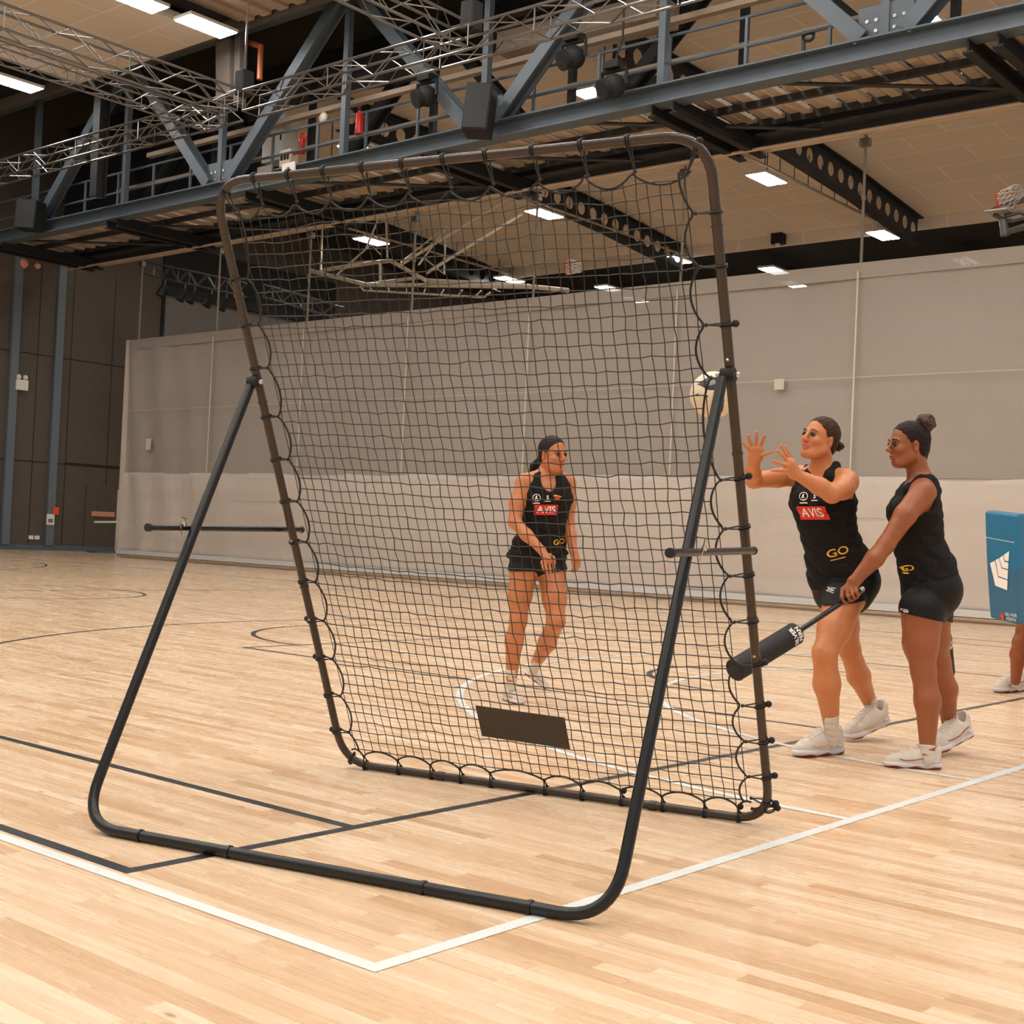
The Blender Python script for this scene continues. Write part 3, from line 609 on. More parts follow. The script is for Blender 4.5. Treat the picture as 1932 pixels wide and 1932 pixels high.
# ================================================================== REBOUND NET
ang = math.atan2(.472, 1.955); uu = Vector((math.cos(ang), math.sin(ang), 0)); vv = Vector((-math.sin(ang), math.cos(ang), 0))
def L(u, v, z): return uu*u + vv*v + ZZ*z
UL, UR = -3.352, -1.344; TH = 2.425; VB, VT = 5.14, 4.02; RT = .0175
lean = Vector((VT-VB, TH-.02)); SL = lean.length; ld_ = lean/SL
def NP(x, s, off=0.):      # point on the leaning net plane: x across, s up along the lean, off along its normal
    p = L(UL+x, VB+ld_.x*s, .02+ld_.y*s); n = vv*ld_.y - ZZ*ld_.x; return p - n*off
WD = UR-UL
rb = thing('rebound_net', 'tall black framed rebound net standing on a floor frame in the foreground', 'rebound net', L((UL+UR)/2, 4.3, 0))
def rounded(pts, r, closed, n=8):
    out = []; k = len(pts)
    for i in range(k):
        if not closed and i in (0, k-1): out.append(pts[i]); continue
        p = pts[i]; a = (pts[i-1]-p).normalized(); b = (pts[(i+1) % k]-p).normalized()
        for j in range(n+1):
            t = j/n; q0 = p+a*r; q1 = p+b*r
            out.append(q0*(1-t)**2 + p*2*t*(1-t) + q1*t*t)
    return out
cor = [NP(0, 0), NP(WD, 0), NP(WD, SL), NP(0, SL)]
MB().tube(rounded(cor, .16, True), RT, 14, closed=True).build('net_frame', 'net_tube', rb, smooth=True)
HV, HZ = 4.37, 1.69
so = [L(UL-.012, HV-.03, HZ), L(UL-.012, 3.5, .02), L(UR-.012, 3.5, .02), L(UR-.012, HV-.06, HZ-.02)]
MB().tube(rounded(so, .17, False, 10), .019, 14).build('support_frame', 'tube', rb, smooth=True)
# sleeves where tubes join
for u in (-3.1, -2.72, -1.98, -1.62):
    MB().tube([L(u, 3.5, .02), L(u+.012, 3.5, .02)], .0225, 14).build('sleeve', 'tube', rb, smooth=True)
for p, q in ((NP(.5, 0), NP(.53, 0)), (NP(1.5, 0), NP(1.53, 0)), (NP(0, .9), NP(0, .91)), (NP(WD, .9), NP(WD, .91)), (NP(WD, 1.55), NP(WD, 1.56)), (NP(0, 1.75), NP(0, 1.76)), (NP(WD, 2.35), NP(WD, 2.36)), (NP(0, 2.2), NP(0, 2.21))):
    MB().tube([p, q], .0205, 14).build('sleeve', 'net_tube', rb, smooth=True)
for u in (UL, UR):   # hinges
    s_ = -1 if u == UL else 1
    h_ = MB().tube([L(u-.024, HV-.035, HZ-.005), L(u+.024, HV-.035, HZ-.005)], .0245, 14).build('hinge', 'black', rb, smooth=True)
    MB().tube([L(u-.034, HV-.035, HZ-.005), L(u+.034, HV-.035, HZ-.005)], .008, 10).sphere(L(u+.034, HV-.035, HZ-.005), .011, 10).sphere(L(u-.034, HV-.035, HZ-.005), .011, 10).build('bolt', 'chrome', h_, smooth=True)
for u, a, b in ((UL-.045, 3.80, 4.78), (UR+.045, 3.69, 4.58)):
    t = MB().tube([L(u, a, 1.072), L(u, b, 1.088)], .0125, 12).build('cross_bar', 'tube', rb, smooth=True)
    MB().tube([L(u, a-.004, 1.072), L(u, a+.012, 1.072)], .0155, 12).sphere(L(u, b, 1.088), .0155, 12).build('end_cap', 'black', t, smooth=True)
    x = 3.99 if u < -2 else 3.98
    MB().tube([L(u, x, 1.09), L(u+.02, x, 1.11), L(u+.03, x-.05, 1.12), L(u, x, 1.05)], .003, 6).sphere(L(u+.01, x, 1.09), .012, 8).build('locking_pin', 'chrome', t, smooth=True)
for u, s_ in ((0, .75), (0, 1.13), (WD, .75), (WD, 1.9)):
    MB().sphere(NP(u, s_, .017), .006, 8).build('rivet', 'chrome', rb, smooth=True)
# bungee tie positions
sideR = [.05, .20, .36, .52, .70, .88, 1.07, 1.26, 1.45, 1.83, 2.02, 2.22, 2.40]; sideL = [.17, .36, .55, .74, .93, 1.12, 1.31, 1.50, 1.69, 1.90, 2.08, 2.27]
bot = [.12, .30, .47, .62, .77, 1.03, 1.20, 1.38, 1.56, 1.74, 1.88]; top = [.20, .36, .52, .69, .86, 1.03, 1.20, 1.38, 1.56, 1.73]
def scallop(x, ties, d0, d1):
    if x <= ties[0]: return d0
    if x >= ties[-1]: return d0
    for a, b in zip(ties, ties[1:]):
        if a <= x <= b: return d0+(d1-d0)*max(0, math.sin(pi*(x-a)/(b-a)))**.7
    return d0
xLf = lambda s: scallop(s, [.0]+sideL+[SL-.02], .062, .10)
xRf = lambda s: WD-scallop(s, sideR+[SL-.02], .07, .115)
sBf = lambda x: scallop(x, [.04]+bot+[WD-.04], .05, .085)
sTf = lambda x: SL-scallop(x, [.06]+top+[WD-.06], .10, .15)
def bulge(x, s): return .05*math.sin(pi*min(max(x/WD, 0), 1))*math.sin(pi*min(max(s/SL, 0), 1))
gx = [.085+.0447*i for i in range(42)]; gs = [.085+.0495*j for j in range(50)]
jit = {(i, j): (random.gauss(0, .0022), random.gauss(0, .0022)) for i in range(len(gx)) for j in range(len(gs))}
def npt(i, j):
    dx, ds = jit[(i, j)]; x = gx[i]+dx; s = gs[j]+ds
    if s > SL-.55: k = (s-(SL-.55))/.55; x += .012*k*math.sin(x*9); s += .02*k*math.sin(x*14+1)*k
    return x, s
nm = MB()
def seg(x0, s0, x1, s1, r=.0021):
    a = NP(x0, s0, bulge(x0, s0)); b = NP(x1, s1, bulge(x1, s1)); nm.tube([a, b], r, 4, caps=False)
inside = lambda x, s: xLf(s) < x < xRf(s) and sBf(x) < s < sTf(x)
for j in range(len(gs)):
    row = [npt(i, j) for i in range(len(gx))]; row = [p for p in row if inside(*p)]
    if not row: continue
    s = row[0][1]; pts = [(xLf(s), s)]+row+[(xRf(row[-1][1]), row[-1][1])]
    for a, b in zip(pts, pts[1:]): seg(*a, *b)
    for p in row: nm.sphere(NP(*p, bulge(*p)), .004, 5)
for i in range(len(gx)):
    col = [npt(i, j) for j in range(len(gs))]; col = [p for p in col if inside(*p)]
    if not col: continue
    pts = [(col[0][0], sBf(col[0][0]))]+col+[(col[-1][0], sTf(col[-1][0]))]
    for a, b in zip(pts, pts[1:]): seg(*a, *b)
nm.build('netting', 'net', rb)
ec = MB()
def along(f, n, g): return [g(k/n) for k in range(n+1)]
Lp = [NP(xLf(s), s, .002) for s in np.linspace(sBf(.06), sTf(.06), 150)]; Rp = [NP(xRf(s), s, .002) for s in np.linspace(sBf(WD-.07), sTf(WD-.07), 150)]
Bp = [NP(x, sBf(x), .002) for x in np.linspace(.062, WD-.07, 130)]; Tp = [NP(x, sTf(x), .002) for x in np.linspace(.062, WD-.07, 130)]
for P in (Lp, Rp, Bp, Tp): ec.tube(P, .0042, 6)
ec.build('edge_cord', 'cord', rb)
def tie(c, e, ball=0.):        # c = tube centre, e = cord point; an elastic loop round the tube
    d = (e-c); dn = d.normalized(); n = (vv*ld_.y - ZZ*ld_.x); t = dn.cross(n).normalized(); mb = MB()
    for o_ in (-.004, .004):
        mb.tube([c+t*o_+dn*(-math.cos(a)*(RT+.004))+n*(math.sin(a)*(RT+.004)) for a in np.linspace(-2.4, 2.4, 12)], .0032, 6)
    mb.tube([c+dn*.012+n*(RT), e], .0032, 6).tube([c+dn*.012-n*(RT), e], .0032, 6).sphere(e, .0075, 8)
    o = mb.build('bungee_tie', 'cord', rb)
    if ball: MB().sphere(c-dn*(RT+.014)*ball+n*(.008 if ball > 0 else .03), .0135, 10).build('tie_ball', 'black', o, smooth=True)
for k, s in enumerate(sideR): tie(NP(WD, s+.01*(s < 1.5)), NP(xRf(s), s), 1 if k in (0, 1, 2, 3, 4, 8, 10) else (0))
for k, s in enumerate(sideL): tie(NP(0, s), NP(xLf(s), s), 1 if k in (0, 2, 3) else 0)
for k, x in enumerate(bot): tie(NP(x, 0), NP(x, sBf(x)), -1 if k in (7, 10) else 0)
for k, x in enumerate(top): tie(NP(x, SL), NP(x+.012, sTf(x)), 0)
for c_, e_ in ((NP(.05, SL-.04), NP(.075, SL-.11)), (NP(WD-.05, SL-.05), NP(WD-.085, SL-.12)), (NP(.05, .03), NP(.07, .06)), (NP(WD-.005, .09), NP(WD-.07, .10))): tie(c_, e_, 1)
# woven patch tied low in the net
pa, pb = -2.579-UL, -2.168-UL; s0, s1 = .25, .405
pv = [NP(pa, s0, .008), NP(pb, s0+.012, .008), NP(pb, s1+.012, .008), NP(pa, s1+.004, .008), NP(pa, s0, .004), NP(pb, s0+.012, .004), NP(pb, s1+.012, .004), NP(pa, s1+.004, .004)]
pv = [NP(pa, s0-.004, .062), NP(pb-.003, s0-.012, .062), NP(pb-.003, s1-.01, .062), NP(pa, s1, .062)]
pv = [NP(a, b, bulge(a, b)+.004) for a, b in ((pa, s0), (pb, s0-.012), (pb, s1-.012), (pa, s1))] + [NP(a, b, bulge(a, b)+.001) for a, b in ((pa, s0), (pb, s0-.012), (pb, s1-.012), (pa, s1))]
o = MB().add(pv, [(0,3,2,1),(4,5,6,7),(0,1,5,4),(1,2,6,5),(2,3,7,6),(3,0,4,7)]).build('woven_patch', 'patch', rb); tag(o, 'dark brown rectangular woven patch')

# ================================================================== BALL
bc_ = dep(1346, 745, 6.22); ball = thing('netball', 'cream and black netball in mid air behind the right upright of the net', 'ball', bc_)
bm = bmesh.new(); bmesh.ops.create_icosphere(bm, subdivisions=6, radius=.111)
fn = (-FW).normalized(); bxv = EX.copy(); byv = EU.copy()
def inpoly(x, y, P):
    c = False; n = len(P)
    for i in range(n):
        x0, y0 = P[i]; x1, y1 = P[(i+1) % n]
        if (y0 > y) != (y1 > y) and x < (x1-x0)*(y-y0)/(y1-y0)+x0: c = not c
    return c
pats = [(1, [(-.78, .40), (-.2, .78), (.1, .5), (.28, .1), (-.05, -.95), (.14, -.98), (.05, -.1), (-.1, .1), (-.35, .12)]), (2, [(-.42, .45), (-.12, .62), (-.02, .42), (-.28, .3)]),
        (1, [(.58, .72), (.78, .5), (.88, .2), (.62, .32), (.6, .5)]), (2, [(.62, .45), (.8, .35), (.86, .12), (.64, .22)]),
        (1, [(.1, -.2), (.32, -.25), (.3, -.75), (.12, -.9)]), (1, [(-.85, -.02), (-.72, .0), (-.72, -.1), (-.84, -.1)]), (1, [(-.55, -.12), (-.36, -.1), (-.36, -.18), (-.55, -.2)])]
for f in bm.faces:
    c = f.calc_center_median().normalized(); x = c.dot(bxv); y = c.dot(byv); zf = c.dot(fn)
    f.smooth = True
    for mi, P in pats:
        if inpoly(x if zf > 0 else -x, y if zf > 0 else -y, P): f.material_index = mi
me = bpy.data.meshes.new('ball_skin'); bm.to_mesh(me); bm.free(); link('ball_skin', me, ['leather', 'ballblk', 'ballgrey'], ball)
#PEOPLE
# ================================================================== PEOPLE
def nrm(v): return Vector(v).normalized()
class Sdf:
    """smooth union of rounded cones and ellipsoids on a grid, turned into a mesh by surface nets"""
    def __init__(s, lo, hi, h):
        s.h = h; s.lo = np.array(lo, float); n = [int(math.ceil((b-a)/h))+1 for a, b in zip(lo, hi)]
        s.n = n; s.f = np.full(n, .05, np.float32); s.ax = [np.array(s.lo[i]+np.arange(n[i])*h, np.float32) for i in range(3)]
    def win(s, lo, hi):
        sl = []
        for i in range(3):
            a = max(0, int((lo[i]-s.lo[i])/s.h)-1); b = min(s.n[i], int((hi[i]-s.lo[i])/s.h)+2)
            if b <= a: return None, None
            sl.append(slice(a, b))
        X = s.ax[0][sl[0]][:, None, None]; Y = s.ax[1][sl[1]][None, :, None]; Z = s.ax[2][sl[2]][None, None, :]
        return tuple(sl), (X, Y, Z)
    def comb(s, sl, d, k, op):
        f = s.f[sl]
        if op == 'u':
            hh = np.maximum(k-np.abs(f-d), 0)/k; s.f[sl] = np.minimum(f, d)-hh*hh*k*.25
        elif op == 's':
            d = -d; hh = np.maximum(k-np.abs(f-d), 0)/k; s.f[sl] = np.maximum(f, d)+hh*hh*k*.25
    def cone(s, a, b, ra, rb, k=.012, w=None, sq=1., op='u', clip=None, infl=0.):
        a = np.array(a, float); b = np.array(b, float); ra += infl; rb += infl
        m = max(ra, rb)*max(sq, 1)+.03+k; sl, g = s.win(np.minimum(a, b)-m, np.maximum(a, b)+m)
        if sl is None: return
        ab = b-a; L2 = max(float(ab @ ab), 1e-9); q = [g[i]-a[i] for i in range(3)]
        t = np.clip((q[0]*ab[0]+q[1]*ab[1]+q[2]*ab[2])/L2, 0, 1); q = [q[i]-t*ab[i] for i in range(3)]
        d2 = q[0]**2+q[1]**2+q[2]**2
        if w is not None and sq != 1:
            ww = q[0]*w[0]+q[1]*w[1]+q[2]*w[2]; d2 = d2+(1/sq**2-1)*ww*ww
        d = np.sqrt(np.maximum(d2, 0))-(ra+(rb-ra)*t)
        if clip is not None:
            for (p, n) in clip: d = np.maximum(d, (g[0]-p[0])*n[0]+(g[1]-p[1])*n[1]+(g[2]-p[2])*n[2])
        s.comb(sl, d.astype(np.float32), k, op)
    def ell(s, c, axes, r, k=.01, op='u', infl=0.):
        c = np.array(c, float); r = [x+infl for x in r]; m = max(r)+.03+k; sl, g = s.win(c-m, c+m)
        if sl is None: return
        q = [g[i]-c[i] for i in range(3)]; l = [q[0]*a[0]+q[1]*a[1]+q[2]*a[2] for a in axes]
        k0 = np.sqrt(sum((l[i]/r[i])**2 for i in range(3))); k1 = np.sqrt(sum((l[i]/r[i]**2)**2 for i in range(3)))+1e-6
        s.comb(sl, (k0*(k0-1)/k1).astype(np.float32), k, op)
    def cut(s, p, n):       # keep the side opposite to n
        X = s.ax[0][:, None, None]; Y = s.ax[1][None, :, None]; Z = s.ax[2][None, None, :]
        s.f = np.maximum(s.f, ((X-p[0])*n[0]+(Y-p[1])*n[1]+(Z-p[2])*n[2]).astype(np.float32))
    def folds(s, amp, fn):
        X = s.ax[0][:, None, None]; Y = s.ax[1][None, :, None]; Z = s.ax[2][None, None, :]
        s.f = s.f+(amp*fn(X, Y, Z)).astype(np.float32)
    def mesh(s, name, m, parent, off, post=None):
        f = s.f; S_ = f < 0; c = np.zeros([x-1 for x in f.shape], np.uint8)
        for i in (0, 1):
            for j in (0, 1):
                for k in (0, 1): c += S_[i:f.shape[0]-1+i, j:f.shape[1]-1+j, k:f.shape[2]-1+k]
        idx = np.argwhere((c > 0) & (c < 8)); vid = np.full(c.shape, -1, np.int32); vid[tuple(idx.T)] = np.arange(len(idx))
        v = {}
        for i in (0, 1):
            for j in (0, 1):
                for k in (0, 1): v[i, j, k] = f[idx[:, 0]+i, idx[:, 1]+j, idx[:, 2]+k]
        acc = np.zeros((len(idx), 3)); cnt = np.zeros(len(idx))
        for ax in range(3):
            for p in (0, 1):
                for q in (0, 1):
                    a = [p, q]; a.insert(ax, 0); b = [p, q]; b.insert(ax, 1); fa = v[tuple(a)]; fb = v[tuple(b)]
                    mk = (fa < 0) != (fb < 0); t = np.where(mk, fa/np.where(mk, fa-fb, 1), 0); P = np.zeros((len(idx), 3)); P[:] = a; P[:, ax] = t
                    acc[mk] += P[mk]; cnt[mk] += 1
        pos = s.lo+(idx+acc/cnt[:, None])*s.h
        quads = []
        for ax in range(3):
            o = [1, 2] if ax == 0 else ([0, 2] if ax == 1 else [0, 1])
            a = [slice(None)]*3; b = [slice(None)]*3; a[ax] = slice(0, -1); b[ax] = slice(1, None)
            for q in o: a[q] = slice(1, -1); b[q] = slice(1, -1)
            A = S_[tuple(a)]; B = S_[tuple(b)]; e = np.argwhere(A != B)
            if not len(e): continue
            inA = A[tuple(e.T)]; base = e.copy()
            for q in o: base[:, q] += 1
            def cid(d1, d2):
                r = base.copy(); r[:, o[0]] += d1; r[:, o[1]] += d2; return vid[tuple(r.T)]
            Q = np.stack([cid(-1, -1), cid(0, -1), cid(0, 0), cid(-1, 0)], 1)
            flip = inA if ax != 1 else ~inA
            Q[~flip] = Q[~flip][:, ::-1]; quads.append(Q)
        Q = np.concatenate(quads)
        # light smoothing
        for it in range(2):
            sm_ = np.zeros_like(pos); n_ = np.zeros(len(pos))
            for k in range(4):
                np.add.at(sm_, Q[:, k], pos[Q[:, (k+1) % 4]]); np.add.at(n_, Q[:, k], 1)
                np.add.at(sm_, Q[:, (k+1) % 4], pos[Q[:, k]]); np.add.at(n_, Q[:, (k+1) % 4], 1)
            pos = pos*.5+.5*sm_/np.maximum(n_, 1)[:, None]
        me = bpy.data.meshes.new(name); pos = pos-np.array(off)
        me.vertices.add(len(pos)); me.vertices.foreach_set('co', pos.ravel()); me.loops.add(len(Q)*4); me.loops.foreach_set('vertex_index', Q.ravel().astype(np.int32))
        me.polygons.add(len(Q)); me.polygons.foreach_set('loop_start', np.arange(len(Q), dtype=np.int32)*4); me.polygons.foreach_set('loop_total', np.full(len(Q), 4, np.int32))
        me.polygons.foreach_set('use_smooth', np.ones(len(Q), bool))
        if post is not None:
            ctr = pos[Q].mean(1)+np.array(off); me.polygons.foreach_set('material_index', post(ctr).astype(np.int32))
        me.update(calc_edges=True); me.validate(); return link(name, me, m, parent)

def person(name, label, J, loc, sk, lipmat, hairmat):
    """J holds world-space joints. Builds one continuous body, with clothes, hair, eyes and shoes as children."""
    r = thing(name, label, 'person', loc); off = loc
    pts = [Vector(J['head']['c']), Vector(J['neckbase'])] + [c[0] for c in J['torso']] + [p for key in J['arms'] for p in key['pts']] + [p for key in J['legs'] for p in key['pts']]
    lo = [min(p[i] for p in pts)-.2 for i in range(3)]; hi = [max(p[i] for p in pts)+.2 for i in range(3)]; lo[2] = max(lo[2], -.01)
    H = J['head']; hf, hu, hs = nrm(H['f']), nrm(H['u']), H['s']
    hu = (hu-hf*hu.dot(hf)).normalized(); hl = hu.cross(hf); HC = Vector(H['c'])
    def hp(f, l, u): return HC+(hf*f+hl*l+hu*u)*hs
    hax = [hf, hl, hu]
    body = Sdf(lo, hi, .0035)
    # ---- torso
    st = J['torso']; lat = J['lat']
    def torso(g, infl=0., k=.03, rng=None):
        q = st if rng is None else st[rng[0]:rng[1]]
        for (c0, a0, b0, l0), (c1, a1, b1, l1) in zip(q, q[1:]):
            g.cone(c0, c1, b0+infl, b1+infl, k=k, w=(l0+l1).normalized(), sq=.5*(a0/b0+a1/b1))
    torso(body)
    for e in J.get('extra', []): body.ell(e[0], e[1], e[2], e[3])
    # ---- limbs
    for A in J['arms']:
        p = A['pts']; rr = A['r']
        for i in range(len(p)-1):
            body.cone(p[i], p[i+1], rr[i], rr[i+1], k=.02 if i else .035)
        for fgr in A.get('hand', []):
            P, R_ = fgr
            for i in range(len(P)-1): body.cone(P[i], P[i+1], R_[i], R_[i+1], k=.006)
        for (a, b, ra, rb_, w, sq) in A.get('palm', []): body.cone(a, b, ra, rb_, k=.014, w=w, sq=sq)
    for G in J['legs']:
        p = G['pts']; rr = G['r']
        for i in range(len(p)-1): body.cone(p[i], p[i+1], rr[i], rr[i+1], k=.03)
        for e in G.get('ell', []): body.ell(*e)
    # ---- neck and head
    nb = J['neckbase']; body.cone(hp(-.03, 0, -.06), nb, .054*hs, .060, k=.02); body.cone(hp(-.03, 0, -.06), hp(-.01, 0, -.02), .054*hs, .06*hs, k=.02)
    for sgn in (-1, 1): body.cone(nb+(nb-HC).normalized()*-.02, J['sh'][0 if sgn < 0 else 1], .045, .045, k=.04)
    body.ell(hp(-.012, 0, .032), hax, [.100*hs, .077*hs, .090*hs], .02); body.ell(hp(.030, 0, -.035), hax, [.060*hs, .060*hs, .078*hs], .03)
    body.ell(hp(.062, 0, -.095), hax, [.024*hs, .028*hs, .019*hs], .03); body.ell(hp(.076, 0, .02), hax, [.018*hs, .048*hs, .014*hs], .015)
    for l in (-1, 1):
        body.cone(hp(.0, l*.058, -.055), hp(.05, l*.03, -.095), .018*hs, .018*hs, k=.03)
        body.ell(hp(.066, l*.036, -.024), hax, [.024*hs, .024*hs, .022*hs], .02)
        body.ell(hp(.098, l*.031, .002), hax, [.016*hs, .018*hs, .011*hs], .012, op='s')
        body.ell(hp(-.005, l*.079, -.012), [nrm(hf*.9+hl*l*.45), nrm(hl*l*.9-hf*.45), hu], [.019*hs, .008*hs, .032*hs], .006)
        body.ell(hp(.000, l*.087, -.010), [hf, hl, hu], [.009*hs, .006*hs, .016*hs], .006, op='s')
        body.ell(hp(.100, l*.011, -.031), hax, [.010*hs, .008*hs, .008*hs], .006)
    body.cone(hp(.088, 0, .014), hp(.113, 0, -.024), .008*hs, .0115*hs, k=.012)
    body.ell(hp(.091, 0, -.0575), hax, [.012*hs, .024*hs, .0065*hs], .007); body.ell(hp(.089, 0, -.0695), hax, [.012*hs, .021*hs, .0075*hs], .007)
    body.ell(hp(.104, 0, -.0635), hax, [.008*hs, .024*hs, .0022*hs], .004, op='s')
    def post(c):
        q = c-np.array(HC); a = (q @ np.array(hf))/hs; b = (q @ np.array(hl))/hs; cc = (q @ np.array(hu))/hs
        return ((a > .075) & (((b/.027)**2+((cc+.0635)/.0125)**2) < 1)).astype(int)
    bo = body.mesh('body', [sk, lipmat], r, off, post)
    # ---- eyes, brows
    for l in (-1, 1):
        c = hp(.0805, l*.031, .003)
        e = MB().sphere(c, .0125*hs, 14); e.m = 1; e.sphere(c+hf*.0055*hs+J['gaze']*.003,   .0105*hs, 12); eo = e.build('eye', ['eyew', 'eyed'], r, smooth=True)
        MB().tube([hp(.0945, l*.016, .0045), hp(.0975, l*.024, .0115), hp(.094, l*.036, .0115), hp(.084, l*.048, .004)], [.0012*hs, .0024*hs, .0024*hs, .0014*hs], 6).build('eyelash', hairmat, r, smooth=True)
        MB().tube([hp(.0975, l*.014, .025), hp(.098, l*.028, .030), hp(.087, l*.046, .0275), hp(.077, l*.053, .021)], [.0022*hs, .0034*hs, .0026*hs, .0012*hs], 6).build('eyebrow', hairmat, r, smooth=True)
    # ---- hair
    lo2 = [HC[i]-.24*hs for i in range(3)]; hi2 = [HC[i]+.24*hs for i in range(3)]
    hg = Sdf(lo2, hi2, .0035)
    hg.ell(hp(-.014, 0, .034), hax, [.1035*hs, .0805*hs, .0935*hs], .01); hg.ell(hp(-.05, 0, -.03), hax, [.055*hs, .06*hs, .06*hs], .03)
    n1 = nrm(hf*.82-hu*.57); hg.cut(hp(.074, 0, .088), n1); hg.cut(hp(0, 0, -.085), -hu)
    for l in (-1, 1): hg.ell(hp(.0, l*.085, -.022), hax, [.028*hs, .03*hs, .04*hs], .006, op='s')
    bq = J['bun'][0] if 'bun' in J else hp(-.09, 0, -.01)
    def hair_folds(X, Y, Z):
        dx, dy, dz = X-bq[0], Y-bq[1], Z-bq[2]; a = dx*hl.x+dy*hl.y+dz*hl.z; b = dx*hu.x+dy*hu.y+dz*hu.z; c = dx*hf.x+dy*hf.y+dz*hf.z
        return np.sin(np.arctan2(a, np.sqrt(b*b+c*c)+.001)*46)+.6*np.sin(np.arctan2(b, np.abs(c)+.01)*38)
    hg.folds(.0013, hair_folds)
    for (a, b, ra, rb_) in J.get('hair', []): hg.cone(a, b, ra, rb_, k=.012)
    hg.mesh('hair', hairmat, r, off)
    if 'bun' in J:
        c, rad, mm = J['bun']; bg_ = Sdf([c[i]-rad*1.7 for i in range(3)], [c[i]+rad*1.7 for i in range(3)], .003)
        bg_.ell(c, hax, [rad, rad*.95, rad*.92], .01); bg_.folds(.005, lambda X, Y, Z: np.sin(X*230+1)*np.sin(Y*210)*np.sin(Z*240+2)+.6*np.sin(X*90+Z*120))
        bg_.mesh('hair_bun', mm, r, off)
    # ---- singlet
    tl = [min(c[0][i] for c in st)-.3 for i in range(3)]; th_ = [max(c[0][i] for c in st)+.3 for i in range(3)]
    sg = Sdf(tl, th_, .0045); torso(sg, .011, .03)
    for e in J.get('extra', []): sg.ell(e[0], e[1], [x+.010 for x in e[2]], e[3])
    for a, b, ra, rb_ in J['straps']: sg.cone(a, b, ra, rb_, k=.02)
    sd = J['seed']; hem = J['hem']
    sg.folds(.0032, lambda X, Y, Z: np.sin(Z*62+3*np.sin((X+Y)*11+sd)+(X-Y)*26)*np.clip((hem[0][2]+.36-Z)*4, 0, 1)+.5*np.sin(Z*115+X*60-Y*40+sd))
    sg.cut(hem[0], hem[1])
    for c, ax, rd in J['holes']: sg.ell(c, ax, rd, .006, op='s')
    so_ = sg.mesh('singlet', 'cloth', r, off)
    # ---- shorts
    sh = Sdf(tl[:2]+[tl[2]-.2], th_, .0045)
    ns = J['short_st']
    for (c0, a0, b0, l0), (c1, a1, b1, l1) in zip(st[:ns], st[1:ns]):
        sh.cone(c0, c1, b0+.007, b1+.007, k=.03, w=(l0+l1).normalized(), sq=.5*(a0/b0+a1/b1))
    for e in J.get('sextra', []): sh.ell(e[0], e[1], [x+.007 for x in e[2]], e[3])
    for G in J['legs']:
        p = G['pts']; rr = G['r']; t = G['hem']; e = p[0].lerp(p[1], t); d = (p[1]-p[0]).normalized() if 'hn' not in G else nrm(G['hn'])
        sh.cone(p[0], p[1], rr[0]+.009, rr[1]+.009, k=.015, clip=[(e, d)])
    sh.cut(st[ns-1][0], nrm(st[ns-1][0]-st[ns-2][0]))
    sho = sh.mesh('shorts', 'shorts', r, off)
    # ---- socks
    for G in J['legs']:
        a, b = G['sock']; ks = Sdf([min(a[i], b[i])-.09 for i in range(3)], [max(a[i], b[i])+.09 for i in range(3)], .004); d = (a-b).normalized()
        ks.cone(a, b, G['sr'][0], G['sr'][1], k=.01, clip=[(a, d)]); ks.folds(.0012, lambda X, Y, Z: np.sin(Z*190)); ks.mesh('sock', 'sock', r, off)
    return r, bo, so_, sho

# ---- shoe template (toe along +x, sole at z = 0, heel at x = 0)
def make_shoe():
    g = Sdf([-.05, -.08, -.01], [.34, .08, .16], .003)
    g.cone((.05, 0, .045), (.13, .004, .048), .038, .040, k=.03); g.cone((.13, .004, .046), (.225, .006, .034), .041, .036, k=.03); g.cone((.225, .006, .034), (.258, .004, .030), .036, .026, k=.02)
    g.cone((.035, 0, .04), (.03, 0, .088), .034, .033, k=.02); g.cone((.07, 0, .055), (.10, 0, .074), .036, .028, k=.03); g.cone((.1, 0, .072), (.17, 0, .055), .025, .024, k=.03)
    g.cone((.055, 0, .125), (.062, 0, .085), .033, .028, k=.004, op='s'); g.cone((.012, 0, .1), (.006, 0, .115), .010, .006, k=.01)
    g.cut((0, 0, .022), (0, 0, -1))
    up_ = g.mesh('shoe_upper', 'shoe', None, (0, 0, 0)).data; 
    g2 = Sdf([-.05, -.08, -.01], [.34, .08, .1], .003)
    g2.cone((.035, 0, .02), (.13, .002, .02), .046, .042, k=.02, w=(0, 0, 1), sq=.62); g2.cone((.13, .002, .02), (.225, .006, .018), .042, .046, k=.02, w=(0, 0, 1), sq=.5); g2.cone((.225, .006, .018), (.258, .004, .02), .045, .034, k=.02, w=(0, 0, 1), sq=.5)
    g2.cut((0, 0, .0), (0, 0, -1)); g2.cut((0, 0, .034), (0, 0, 1))
    so = g2.mesh('shoe_sole', ['sole', 'solered'], None, (0, 0, 0), lambda c: ((c[:, 2] < .011+.006*np.sin(c[:, 0]*60))).astype(int)).data
    for ob in list(bpy.data.objects):
        if ob.name.startswith(('shoe_upper', 'shoe_sole')): bpy.data.objects.remove(ob)
    return up_, so
UPPER, SOLE = make_shoe()
